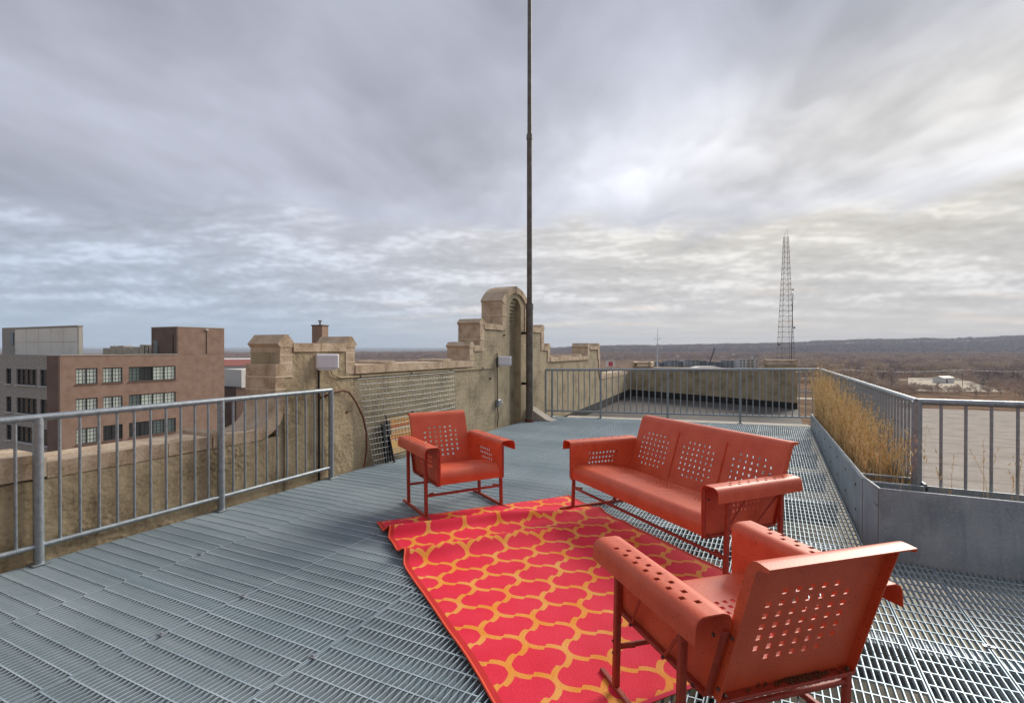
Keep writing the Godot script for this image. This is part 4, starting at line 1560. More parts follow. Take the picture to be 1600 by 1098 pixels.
	pm.roughness = 0.9
	t = thing("folding_chair", "folded lawn chair with orange plaid webbing stored behind the wire mesh", "chair", Vector3(-4.40, 0.0, -5.36))
	g = Geo.new()
	var tilt := 0.16
	var a := Vector3(0.06, 0.10, 0.02)
	var e1 := Vector3(0, 0, -0.52)
	var e2 := Vector3(-0.085, 0.46, 0.02)
	var uvs := [Vector2(0, 1), Vector2(1, 1), Vector2(1, 0), Vector2(0, 0)]
	for lay in 2:
		var off := Vector3(-0.03 * lay, 0.0, 0)
		var q := [a + off, a + e1 + off, a + e1 + e2 + off, a + e2 + off]
		var nn := Vector3(1, 0.18, 0).normalized()
		if lay == 1: nn = -nn
		g.t3(q[0], q[1], q[2], nn, nn, nn, uvs[0], uvs[1], uvs[2])
		g.t3(q[0], q[2], q[3], nn, nn, nn, uvs[0], uvs[2], uvs[3])
	part(g, "webbing", pm, t)
	g = Geo.new()
	for z in [0.03, -0.53]:
		g.tube([Vector3(0.085, 0.0, z), Vector3(-0.045, 0.60, z + 0.02)], 0.012, 8)
	g.tube([Vector3(0.045, 0.10, 0.03), Vector3(0.045, 0.10, -0.53)], 0.011, 8)
	g.tube([Vector3(-0.035, 0.565, 0.05), Vector3(-0.035, 0.565, -0.51)], 0.011, 8)
	part(g, "chair_frame", M.dark_metal, t)
	for q in [[-5.22, 0.50, "black plank leaning on the wall, nearer the railing"], [-5.31, 0.53, "black plank leaning on the wall beside the plaid chair"]]:
		var s := thing("plank", q[2], "plank", Vector3(-4.41, 0.0, q[0]), 0.0, "black planks behind the wire mesh")
		g = Geo.new()
		g.cbox(Vector3(0.015, q[1] * 0.5, -0.03), Vector3(0.03, q[1], 0.062), 0.003, Basis(Vector3.BACK, 0.06) * Basis(Vector3.RIGHT, 0.10))
		part(g, "board", M.black_plastic, s)
# ------------------------------------------------------------------ beyond the terrace
const GY := -30.0

func window_x(parent: Node, x: float, z0: float, z1: float, y0: float, y1: float, cols: int, glass: Array, r: RandomNumberGenerator) -> void:
	# window in a wall that faces +x; z0 is the nearer edge
	var wn := Node3D.new()
	wn.name = "window"
	parent.add_child(wn, true)
	var g := Geo.new()
	var zc := (z0 + z1) * 0.5
	var W := absf(z1 - z0)
	g.box(Vector3(x - 0.12, y1 - 0.05, zc), Vector3(0.12, 0.1, W)); g.box(Vector3(x - 0.12, y0 + 0.05, zc), Vector3(0.12, 0.1, W))
	for k in cols + 1:
		g.box(Vector3(x - 0.118, (y0 + y1) * 0.5, lerpf(z0, z1, float(k) / cols)), Vector3(0.12, y1 - y0, 0.16))
	part(g, "frame", M.window_frame, wn)
	for k in cols:
		var a := lerpf(z0, z1, float(k) / cols)
		var b := lerpf(z0, z1, float(k + 1) / cols)
		g = Geo.new()
		g.box(Vector3(x - 0.17, (y0 + y1) * 0.5, (a + b) * 0.5), Vector3(0.02, y1 - y0 - 0.1, absf(b - a) - 0.1))
		part(g, "pane", M[glass[k % glass.size()]], wn)
		g = Geo.new()
		for j in range(1, 4): g.box(Vector3(x - 0.15, lerpf(y0, y1, j / 4.0), (a + b) * 0.5), Vector3(0.04, 0.045, absf(b - a) - 0.1))
		for j in range(1, 3): g.box(Vector3(x - 0.152, (y0 + y1) * 0.5, lerpf(a, b, j / 3.0)), Vector3(0.04, y1 - y0 - 0.1, 0.045))
		part(g, "glazing_bars", M.window_frame, wn)
	g = Geo.new()
	g.box(Vector3(x + 0.02, y0 - 0.08, zc), Vector3(0.16, 0.12, W + 0.2))
	part(g, "sill", M.brick_dark, wn)

# wall with rectangular openings, facing +x (u = -z) or +z (u = x)
func pierced(g: Geo, o: Vector3, U: Vector3, N: Vector3, len_u: float, y0: float, y1: float, th: float, wins: Array) -> void:
	var us := [0.0, len_u]
	var ys := [y0, y1]
	for q in wins:
		for k in 2:
			if not us.has(q[k]): us.append(q[k])
			if not ys.has(q[2 + k]): ys.append(q[2 + k])
	us.sort(); ys.sort()
	for i in us.size() - 1:
		var j := 0
		while j < ys.size() - 1:
			var j2 := j
			while j2 < ys.size() - 1:
				var mu: float = (us[i] + us[i + 1]) * 0.5
				var my: float = (ys[j2] + ys[j2 + 1]) * 0.5
				var open := false
				for q in wins:
					if mu > q[0] and mu < q[1] and my > q[2] and my < q[3]: open = true
				if open: break
				j2 += 1
			if j2 > j:
				var c: Vector3 = o + U * ((us[i] + us[i + 1]) * 0.5) + Vector3.UP * ((ys[j] + ys[j2]) * 0.5) - N * th * 0.5
				g.box(c, Vector3(us[i + 1] - us[i], ys[j2] - ys[j], th), Basis(U, Vector3.UP, U.cross(Vector3.UP)))
			j = maxi(j2, j) + 1 if j2 == j else j2

func left_buildings() -> void:
	var r := rng(9)
	var xb := -83.0
	var t := thing("brick_building", "brown brick building with gridded industrial windows and roof penthouse", "building", Vector3.ZERO)
	var z0 := -35.24
	var wins := []
	var wl := [[-36.95, -39.47], [-40.12, -42.55], [-43.38, -50.0]]
	for f in 6:
		var top := -1.25 - 4.02 * f
		for q in wl: wins.append([z0 - q[0], z0 - q[1], top - 2.1, top])
	var g := Geo.new()
	pierced(g, Vector3(xb, 0, z0), Vector3(0, 0, -1), Vector3.RIGHT, 22.86, GY, 0.48, 0.4, wins)
	g.box(Vector3(xb - 0.2, 2.6, -54.24), Vector3(0.4, 4.3, 7.72))
	part(g, "facade", M.brick_brown, t)
	g = Geo.new()
	g.box(Vector3(xb - 1.9, (GY + 0.46) * 0.5, z0 - 0.2), Vector3(3.0, 0.46 - GY, 0.4))
	part(g, "end_wall", M.brick_dark, t)
	g = Geo.new()
	g.box(Vector3(xb - 9.4, (GY - 0.2) * 0.5, -46.9), Vector3(17.6, -0.2 - GY, 21.9))
	part(g, "core", M.window_dark, t)
	g = Geo.new()
	g.box(Vector3(xb - 9.2, 0.0, -46.9), Vector3(18.0, 0.3, 22.0))
	part(g, "roof", M.roof_membrane, t)
	g = Geo.new()
	g.box(Vector3(xb - 0.18, 0.53, -42.8), Vector3(0.5, 0.10, 15.1))
	g.box(Vector3(xb - 1.9, 0.51, z0 - 0.2), Vector3(3.1, 0.10, 0.5))
	part(g, "parapet_cap", M.coping_metal, t)
	# stair penthouse
	g = Geo.new()
	g.box(Vector3(xb - 3.7, 2.5, -54.24), Vector3(6.6, 4.5, 7.70))
	var ph := part(g, "penthouse", M.brick_dark, t)
	g = Geo.new()
	g.box(Vector3(xb - 3.5, 4.80, -54.24), Vector3(7.1, 0.12, 7.84))
	part(g, "penthouse_cap", M.coping_metal, ph)
	g = Geo.new()
	g.box(Vector3(xb - 5.8, 1.55, -50.36), Vector3(1.1, 2.3, 0.08))
	part(g, "door", M.apartment_grey, ph)
	g = Geo.new()
	g.box(Vector3(xb - 1.2, 1.95, -50.36), Vector3(0.12, 3.4, 0.1))
	part(g, "downpipe", M.window_frame, ph)
	g = Geo.new()
	g.tube([Vector3(xb + 0.03, 4.4, -55.0), Vector3(xb + 0.03, 0.6, -55.0)], 0.05, 6)
	part(g, "cable_run", M.window_frame, ph)
	g = Geo.new()
	g.cbox(Vector3(xb + 0.1, 4.45, -55.0), Vector3(0.3, 0.2, 0.4), 0.03)
	part(g, "wall_lamp", M.white_paint, ph)
	# landing guard beside the penthouse door
	g = Geo.new()
	for q in [[-8.0, 0], [-6.9, 0], [-4.2, 0]]: g.box(Vector3(xb + q[0], 1.0, -49.9), Vector3(0.08, 1.6, 0.08))
	for y in [0.95, 1.75]: g.box(Vector3(xb - 7.45, y, -49.9), Vector3(1.2, 0.08, 0.08))
	g.box(Vector3(xb - 6.2, 0.45, -49.9), Vector3(4.4, 0.1, 1.0))
	part(g, "roof_guard", M.window_frame, t)
	var kinds := [["window_blind"], ["window_blind", "window_blind"], ["window_blind", "window_glass", "window_blind", "window_blind"]]
	for f in 6:
		var top := -1.25 - 4.02 * f
		for k in 3:
			var gl: Array = kinds[k]
			if f == 2 and k == 1: gl = ["window_dark"]
			if f == 0 and k == 2: gl = ["window_glass", "window_dark", "window_blind", "window_blind"]
			if f == 2 and k == 2: gl = ["window_dark", "window_dark", "window_glass", "window_glass"]
			if f > 0 and k == 2 and f != 2: gl = [["window_blind", "window_glass", "window_blind", "window_dark"], ["window_glass", "window_blind", "window_blind", "window_blind"]][f % 2]
			window_x(t, xb, wl[k][0], wl[k][1], top - 2.1, top, [2, 2, 4][k], gl, r)
	# concrete building joined on the left
	t = thing("concrete_building", "grey concrete building with cream panelled penthouse left of the brick building", "building")
	g = Geo.new()
	var zf := -35.7
	wins = []
	var wx := [[-99.3, -97.7], [-96.1, -90.3], [-89.4, -86.1]]
	for f in 6:
		var top := -1.45 - 4.02 * f
		for q in wx: wins.append([q[0] + 112.0, q[1] + 112.0, top - 2.2, top])
	pierced(g, Vector3(-112.0, 0, zf), Vector3.RIGHT, Vector3(0, 0, 1), 26.0, GY, 0.55, 0.45, wins)
	part(g, "facade", M.grey_concrete, t)
	g = Geo.new()
	g.box(Vector3(-99.0, (GY + 0.2) * 0.5, zf - 8.5), Vector3(25.8, 0.2 - GY, 15.8))
	part(g, "core", M.window_dark, t)
	for f in 6:
		var top := -1.45 - 4.02 * f
		for q in wx:
			var wn := Node3D.new()
			wn.name = "window"
			t.add_child(wn, true)
			var gg := Geo.new()
			var xc: float = (q[0] + q[1]) * 0.5
			var W: float = q[1] - q[0]
			var n := maxi(2, int(W / 1.4))
			gg.box(Vector3(xc, top - 0.06, zf - 0.2), Vector3(W, 0.12, 0.12)); gg.box(Vector3(xc, top - 2.14, zf - 0.2), Vector3(W, 0.12, 0.12))
			gg.box(Vector3(xc, top - 0.8, zf - 0.2), Vector3(W, 0.09, 0.10))
			for k in n + 1: gg.box(Vector3(lerpf(q[0], q[1], float(k) / n), top - 1.1, zf - 0.202), Vector3(0.13, 2.2, 0.12))
			part(gg, "frame", M.window_frame, wn)
			for k in n:
				gg = Geo.new()
				gg.box(Vector3(lerpf(q[0], q[1], (k + 0.5) / n), top - 1.1, zf - 0.27), Vector3(W / n - 0.1, 2.1, 0.03))
				part(gg, "pane", M[["window_dark", "window_glass", "window_blind"][r.randi() % 3]], wn)
			gg = Geo.new()
			gg.box(Vector3(xc, top - 2.3, zf + 0.06), Vector3(W + 0.4, 0.14, 0.3))
			part(gg, "sill", M.sill, wn)
	g = Geo.new()
	g.box(Vector3(-111.3, 2.5, -45.0), Vector3(5.2, 4.6, 9.0))
	part(g, "stair_tower", M.grey_concrete, t)
	g = Geo.new()
	g.box(Vector3(-110.2, 3.0, -40.45), Vector3(0.9, 1.9, 0.1))
	part(g, "stair_window", M.window_dark, t)
	g = Geo.new()
	g.box(Vector3(-99.1, 2.40, -40.55), Vector3(18.9, 4.5, 0.5))
	var pe := part(g, "penthouse", M.coping_metal, t)
	for i in 5:
		for j in 2:
			g = Geo.new()
			var a := lerpf(-108.6, -89.8, i / 5.0)
			var b := lerpf(-108.6, -89.8, (i + 1) / 5.0)
			g.box(Vector3((a + b) * 0.5, [1.25, 3.42][j], -40.25), Vector3(b - a - 0.1, [2.2, 2.02][j], 0.12))
			part(g, "cladding_panel", M.beige_panel, pe)
	g = Geo.new()
	g.box(Vector3(-99.1, 4.70, -40.5), Vector3(19.1, 0.12, 0.8))
	part(g, "penthouse_cap", M.coping_metal, pe)
	# roof plant behind the brick parapet
	t = thing("roof_unit", "low grey rooftop equipment behind the brick parapet", "equipment")
	g = Geo.new()
	for k in 7: g.cbox(Vector3(-104.0 + k * 2.2, 0.75 + 0.2 * (k % 3), -51.5), Vector3(1.9, 1.5 + 0.3 * (k % 2), 1.6), 0.1)
	part(g, "unit_casing", M.concrete, t)
	# lower houses further along
	t = thing("brick_building", "dark brick building with white plastered top beside the stone scroll", "building", Vector3.ZERO)
	g = Geo.new()
	g.box(Vector3(-99.0, -18.2, -77.0), Vector3(8.0, 23.6, 16.0))
	part(g, "wall", M.brick_dark, t)
	g = Geo.new()
	g.box(Vector3(-97.5, -4.6, -74.5), Vector3(5.4, 3.6, 9.0))
	part(g, "roof_house", M.white_paint, t)
	g = Geo.new()
	g.box(Vector3(-99.0, -6.3, -77.0), Vector3(8.2, 0.2, 16.2))
	part(g, "roof", M.roof_membrane, t)
	for a in [[360, 330.0, "red_roof", "low warehouse with a red roof in the distance at left", -9.0, 46.0], [372, 520.0, "blue_roof", "long warehouse with a blue roof on the left horizon", -13.0, 120.0], [356, 640.0, "white_paint", "pale warehouse beyond the blue roofed one", -14.0, 90.0]]:
		var p := polar(a[0], a[1], 0)
		t = thing("warehouse", a[3], "warehouse", p, TH + 0.3, "far warehouses at left")
		g = Geo.new()
		g.box(Vector3(0, (GY + a[4]) * 0.5, 0), Vector3(a[5], a[4] - GY, 30.0))
		part(g, "wall", M.apartment_white, t)
		g = Geo.new()
		g.prism(PackedVector2Array([Vector2(-16, 0), Vector2(16, 0), Vector2(0, 3.5)]), Vector3(0, a[4], 0), Vector3(0, 0, 1), Vector3.UP, Vector3.RIGHT, -a[5] * 0.5 - 0.5, a[5] * 0.5 + 0.5)
		part(g, "roof", M[a[2]], t)
	# brick stack behind the merlon
	t = thing("chimney_stack", "square brick chimney with a metal flue behind the merlon", "chimney", polar(500, 45.0, 0))
	g = Geo.new()
	g.box(Vector3(0, (GY + 3.35) * 0.5, 0), Vector3(0.95, 3.35 - GY, 0.95), Basis(Vector3.UP, 0.25))
	part(g, "stack", M.brick_brown, t)
	g = Geo.new()
	g.box(Vector3(0, 3.38, 0), Vector3(1.04, 0.10, 1.04), Basis(Vector3.UP, 0.25))
	part(g, "stack_cap", M.brick_dark, t)
	g = Geo.new()
	g.tube([Vector3(0, 3.4, 0), Vector3(0, 3.8, 0)], 0.09, 8)
	g.tube([Vector3(0, 3.72, 0), Vector3(0, 3.84, 0)], 0.17, 8)
	part(g, "flue", M.galvanized, t)

func member(g: Geo, a: Vector3, b: Vector3, r: float) -> void:
	g.tube([a, b], r, 4, -1.0, false)

func towers() -> void:
	var d := 350.0
	var t := thing("lattice_tower", "tall tapering steel lattice radio tower on the right", "tower", polar(1228.0, d, GY), 0.35)
	var H := 105.5
	var half := func(h: float) -> float: return lerpf(5.2, 1.15, pow(h / H, 0.9))
	for k in 4:
		var g := Geo.new()
		var sx := 1.0 if k == 0 or k == 3 else -1.0
		var sz := 1.0 if k < 2 else -1.0
		for j in 12:
			var h0 := H * j / 12.0
			var h1 := H * (j + 1) / 12.0
			member(g, Vector3(sx * half.call(h0), h0, sz * half.call(h0)), Vector3(sx * half.call(h1), h1, sz * half.call(h1)), 0.13)
		part(g, "corner_leg", M.tower_steel, t)
	var n := 30
	for j in n:
		var h0 := H * j / n
		var h1 := H * (j + 1) / n
		var a: float = half.call(h0)
		var b: float = half.call(h1)
		var g := Geo.new()
		var c := [Vector3(a, h0, a), Vector3(-a, h0, a), Vector3(-a, h0, -a), Vector3(a, h0, -a)]
		var e := [Vector3(b, h1, b), Vector3(-b, h1, b), Vector3(-b, h1, -b), Vector3(b, h1, -b)]
		for k in 4:
			member(g, c[k], c[(k + 1) % 4], 0.08)
			member(g, c[k], e[(k + 1) % 4], 0.055)
			member(g, c[(k + 1) % 4], e[k], 0.055)
		part(g, "lattice_bay", M.tower_steel, t)
	var gc := Geo.new()
	gc.box(Vector3(2.6, H * 0.32, 3.0), Vector3(0.34, H * 0.64, 0.34), Basis(Vector3.BACK, -0.02))
	part(gc, "cable_ladder", M.window_frame, t)
	for q in [[34.0, -1.0, 0.8], [45.0, 1.0, 0.7], [70.0, 1.0, 0.6]]:
		var g := Geo.new()
		var x: float = (half.call(q[0]) + 1.0) * q[1]
		g.tube([Vector3(x, q[0], 2.0), Vector3(x + 0.6 * q[1], q[0], 2.4)], q[2], 10)
		g.box(Vector3(x - 0.5 * q[1], q[0], 2.0), Vector3(1.2, 0.2, 0.2))
		part(g, "dish_antenna", M.tower_steel, t)
	var gt := Geo.new()
	member(gt, Vector3(0.6, H, 0.4), Vector3(0.6, H + 4.5, 0.4), 0.10)
	member(gt, Vector3(-0.8, H, 0.0), Vector3(-0.8, H + 2.8, 0.0), 0.08)
	part(gt, "whip_antenna", M.tower_steel, t)
	# slim white mast
	t = thing("antenna_mast", "slim white antenna mast above the apartment roofs", "mast", polar(1027.5, 500.0, GY))
	var g2 := Geo.new()
	g2.tube([Vector3.ZERO, Vector3(0, 36, 0)], 0.85, 8, 0.5)
	g2.tube([Vector3(0, 36, 0), Vector3(0, 50.0, 0)], 0.28, 6, 0.16)
	part(g2, "mast_pole", M.mast_white, t)
	for y in [24.0, 33.0, 40.0]:
		g2 = Geo.new()
		g2.box(Vector3(0, y, 0), Vector3(5.4, 0.3, 0.3), Basis(Vector3.UP, TH))
		for s in [-1.0, 1.0]: g2.box(Vector3(2.4 * s * cos(TH), y + 0.6, -2.4 * s * sin(TH)), Vector3(0.35, 1.8, 0.35))
		part(g2, "antenna_arm", M.mast_white, t)
	# crane
	t = thing("mobile_crane", "dark mobile crane with raised boom among the apartments", "crane", polar(1104.0, 600.0, GY), TH)
	g2 = Geo.new()
	g2.cbox(Vector3(0, 1.6, 0), Vector3(9, 2.4, 3), 0.3)
	part(g2, "carrier", M.window_frame, t)
	g2 = Geo.new()
	square_bar(g2, Vector3(0, 3, 0), Vector3(9.6, 32.0, 0), 1.3, 1.1, Vector3.BACK)
	part(g2, "boom", M.window_frame, t)
	g2 = Geo.new()
	member(g2, Vector3(9.6, 32.0, 0), Vector3(9.6, 24.0, 0), 0.08)
	part(g2, "hook_line", M.window_frame, t)

func town() -> void:
	var r := rng(31)
	var px := [[1021, 1031, 565, "apartment_grey"], [1031, 1040, 567, "apartment_dark"], [1040, 1047, 564.5, "apartment_grey"], [1048, 1060, 563, "apartment_grey"], [1060, 1070, 565, "apartment_dark"], [1070, 1080, 561.5, "apartment_white"], [1081, 1093, 562.5, "apartment_grey"], [1094, 1107, 564, "apartment_dark"], [1108, 1121, 565, "apartment_grey"], [1122, 1134, 566, "apartment_dark"], [1134, 1147, 563.5, "apartment_grey"], [1147, 1158, 565, "apartment_dark"], [1155, 1166, 561.5, "apartment_white"], [1167, 1179, 561.5, "apartment_tan"], [1180, 1190, 561, "apartment_white"]]
	for k in px.size():
		var q = px[k]
		var d := 690.0 + 14.0 * (k % 3)
		var p := polar((q[0] + q[1]) * 0.5, d, 0)
		var wd: float = (q[1] - q[0]) * d / 825.0
		var top := far_h(q[2], d)
		var t := thing("apartment_block", "apartment block number %d from the left in the row beyond the far parapet" % (k + 1), "building", p, TH, "row of apartment blocks")
		var words := ["first", "second", "third", "fourth", "fifth", "sixth", "seventh", "eighth", "ninth", "tenth", "eleventh", "twelfth", "thirteenth", "fourteenth", "last"]
		t.set_meta("label", "%s %s apartment block from the left in the distant row" % [words[k], {"apartment_grey": "grey", "apartment_dark": "dark recessed", "apartment_white": "white", "apartment_tan": "tan"}[q[3]]])
		var g := Geo.new()
		var setb := 6.0 if q[3] == "apartment_dark" else 0.0
		g.box(Vector3(0, (GY + top) * 0.5, -8 - setb), Vector3(wd, top - GY, 16.0))
		part(g, "wall", M[q[3]], t)
		g = Geo.new()
		g.box(Vector3(0, top + 0.15, -8 - setb), Vector3(wd + 0.4, 0.3, 16.4))
		part(g, "roof", M.roof_membrane, t)
		for fl in 4:
			for c in 2:
				g = Geo.new()
				g.box(Vector3(wd * (-0.24 + 0.48 * c), top - 2.0 - fl * 3.4, 0.05 - setb), Vector3(wd * 0.26, 1.9, 0.2))
				part(g, "window", M.window_dark, t)
	# pale low roof among them, sign and far buildings
	var t2 := thing("low_building", "low white roofed building in front of the apartment blocks", "building", polar(1108, 560.0, 0), TH)
	var g3 := Geo.new()
	g3.box(Vector3(0, (GY - 20.2) * 0.5, -8), Vector3(32, -20.2 - GY, 16))
	part(g3, "wall", M.apartment_white, t2)
	g3 = Geo.new()
	g3.prism(PackedVector2Array([Vector2(-17, 0), Vector2(17, 0), Vector2(9, 2.2), Vector2(-9, 2.2)]), Vector3(0, -20.2, 0), Vector3.RIGHT, Vector3.UP, Vector3(0, 0, 1), -16.5, 0.4)
	part(g3, "roof", M.white_paint, t2)
	t2 = thing("sign_board", "red and white sign board left of the far merlon", "sign", polar(954.5, 420.0, 0), TH)
	g3 = Geo.new()
	g3.box(Vector3(-1.3, -11.0, 0), Vector3(5.0, 4.6, 0.3)); g3.box(Vector3(2.6, -11.0, 0), Vector3(1.4, 4.6, 0.3))
	part(g3, "white_board", M.white_paint, t2)
	g3 = Geo.new()
	g3.box(Vector3(-0.1, -11.0, 0.2), Vector3(3.4, 3.6, 0.2))
	part(g3, "red_board", M.sign_red, t2)
	g3 = Geo.new()
	g3.box(Vector3(0, -21.0, -0.3), Vector3(0.6, 18.0, 0.4))
	part(g3, "sign_post", M.tower_steel, t2)
	t2 = thing("warehouse", "white warehouse glinting on the wooded slope", "warehouse", polar(976, 1500.0, 0), TH)
	g3 = Geo.new()
	g3.box(Vector3(0, -25.5, 0), Vector3(17.0, 10.0, 10))
	part(g3, "wall", M.white_paint, t2)
	g3 = Geo.new()
	g3.box(Vector3(0, -20.3, 0), Vector3(18.0, 0.5, 11))
	part(g3, "roof", M.coping_metal, t2)
	# houses scattered over the slope, each small in the view
	var hr := rng(83)
	for k in 26:
		var hp := hr.randf_range(850.0, 1215.0) if k < 17 else hr.randf_range(1490.0, 1600.0)
		var hd := hr.randf_range(1150.0, 1700.0)
		var hs := thing("house", "tiny pale house among the woods " + ("beyond the apartment blocks" if k < 17 else "at far right"), "house", polar(hp, hd, GY), hr.randf() * TAU, "far houses beyond the apartment blocks" if k < 17 else "far houses at right")
		var gh := Geo.new()
		var hw := hr.randf_range(9.0, 22.0)
		gh.box(Vector3(0, 4.5, 0), Vector3(hw, 9.0, 9.0))
		part(gh, "wall", M[["apartment_white", "apartment_tan", "apartment_white", "apartment_grey"][k % 4]], hs)
		gh = Geo.new()
		gh.prism(PackedVector2Array([Vector2(-5.2, 0), Vector2(5.2, 0), Vector2(0, 3.6)]), Vector3(0, 9.0, 0), Vector3(0, 0, 1), Vector3.UP, Vector3.RIGHT, -hw * 0.52, hw * 0.52)
		part(gh, "roof", M[["coping_metal", "apartment_dark", "white_paint"][k % 3]], hs)
	# sheds in the flood plain at right
	for a in [[1475.0, 480.0, 15.0, 9.0, 6.0, "pale shed on the gravel clearing at right"], [1430.0, 900.0, 30.0, 10.0, 5.0, "long grey shed among the bare trees"], [1494.0, 620.0, 26.0, 10.0, 4.5, "low shed with blue grey roof behind the gravel clearing"], [1560.0, 1300.0, 60.0, 20.0, 8.0, "white depot in the woods at far right"], [1540.0, 1480.0, 70.0, 20.0, 9.0, "pale depot below the ridge at far right"]]:
		var p := polar(a[0], a[1], GY)
		var t := thing("shed", a[5], "shed", p, TH + 0.35, "sheds in the flood plain")
		var g := Geo.new()
		g.box(Vector3(0, a[4] * 0.4, 0), Vector3(a[2], a[4] * 0.8, a[3]))
		part(g, "wall", M.apartment_white if a[1] != 900.0 else M.apartment_grey, t)
		g = Geo.new()
		g.prism(PackedVector2Array([Vector2(-a[3] * 0.55, 0), Vector2(a[3] * 0.55, 0), Vector2(0, a[4] * 0.25)]), Vector3(0, a[4] * 0.8, 0), Vector3(0, 0, 1), Vector3.UP, Vector3.RIGHT, -a[2] * 0.52, a[2] * 0.52)
		part(g, "roof", M.coping_metal if a[1] != 620.0 else M.blue_roof, t)
		g = Geo.new()
		g.box(Vector3(-a[2] * 0.2, a[4] * 0.3, a[3] * 0.5 + 0.1), Vector3(1.6, a[4] * 0.55, 0.15))
		part(g, "door", M.window_frame, t)

# ------------------------------------------------------------------ land
var ridge_noise: FastNoiseLite
const RIDGE := [[-300.0, 556.0], [200.0, 557.0], [352.0, 557.0], [560.0, 554.0], [640.0, 553.0], [697.0, 551.5], [800.0, 548.0], [862.0, 546.5], [900.0, 543.0], [940.0, 543.0], [1000.0, 542.5], [1100.0, 540.5], [1200.0, 539.0], [1300.0, 534.5], [1400.0, 532.5], [1500.0, 531.0], [1560.0, 529.0], [1600.0, 527.0], [1800.0, 523.0], [2300.0, 520.0]]

func ridge_top(px: float) -> float:
	for k in RIDGE.size() - 1:
		if px <= RIDGE[k + 1][0]:
			return lerpf(RIDGE[k][1], RIDGE[k + 1][1], clampf((px - RIDGE[k][0]) / (RIDGE[k + 1][0] - RIDGE[k][0]), 0.0, 1.0))
	return RIDGE[-1][1]

func land_y(px: float, d: float) -> float:
	# flat flood plain, rising to a wooded bluff between 1700 and 2700 m
	var top := far_h(ridge_top(px), 2700.0) - 9.0
	var f := smoothstep(1750.0, 2700.0, d)
	if d > 2700.0: f = 1.0 - 0.3 * smoothstep(2700.0, 4200.0, d)
	return lerpf(GY, top, f) + f * 5.0 * ridge_noise.get_noise_2d(px * 1.2, d * 0.35)

func land() -> void:
	ridge_noise = noise(200, 0.012, 3)
	var s := struct("ground")
	var g := Geo.new()
	for k in 48:
		var a0 := TAU * k / 48.0
		var a1 := TAU * (k + 1) / 48.0
		g.tri(Vector3(0, GY - 0.3, 0), Vector3(cos(a1), 0, -sin(a1)) * 3100.0 * Vector3(1, 0, -1) + Vector3(0, GY - 0.3, 0), Vector3(cos(a0), 0, -sin(a0)) * 3100.0 * Vector3(1, 0, -1) + Vector3(0, GY - 0.3, 0))
	part(g, "ground_sheet", M.dead_grass, s)
	s = struct("hills")
	g = Geo.new()
	var cols := 150
	var ds := [1650.0, 1750.0, 1900.0, 2050.0, 2200.0, 2350.0, 2500.0, 2620.0, 2700.0, 2740.0]
	var P := []
	for i in cols + 1:
		var px := lerpf(-300.0, 2300.0, float(i) / cols)
		var rr := []
		for d in ds: rr.append(polar(px, d, land_y(px, d)))
		P.append(rr)
	for i in cols:
		for j in ds.size() - 1:
			g.quad(P[i][j], P[i + 1][j], P[i + 1][j + 1], P[i][j + 1])
	part(g, "hillside", M.far_wood, s)
	# paved lot, gravel and tracks
	var strip := func(called: String, pts: Array, lift: float, m: String) -> void:
		var st := struct(called)
		var gg := Geo.new()
		var poly := PackedVector2Array()
		for q in pts: poly.append(Vector2(q[0], q[1]))
		gg.prism(poly, Vector3(0, GY, 0), Vector3.RIGHT, Vector3(0, 0, 1), Vector3.DOWN, -lift, 0.29)
		part(gg, "surface", M[m], st)
	strip.call("parking_lot", [[38, -340], [240, -356], [420, -356], [420, -60], [6, -60], [22, -150]], 0.06, "lot_concrete")
	strip.call("gravel_lot", [[92, -480], [150, -500], [176, -720], [128, -690], [104, -560]], 0.05, "gravel_lot")
	strip.call("road", [[-20, -620], [70, -640], [260, -660], [260, -668], [70, -650], [-20, -630]], 0.05, "gravel_lot")
	strip.call("road", [[6, -372], [320, -396], [320, -406], [6, -382]], 0.05, "gravel_lot")
	strip.call("road", [[0, -430], [60, -434], [60, -448], [0, -444]], 0.05, "asphalt")
	# joints of the lot
	var jl := struct("lot_joints")
	for k in 11:
		g = Geo.new()
		var z := -120.0 - k * 20.0
		g.box(Vector3(215, GY + 0.064, z), Vector3(390, 0.02, 0.35))
		part(g, "joint", M.asphalt, jl)

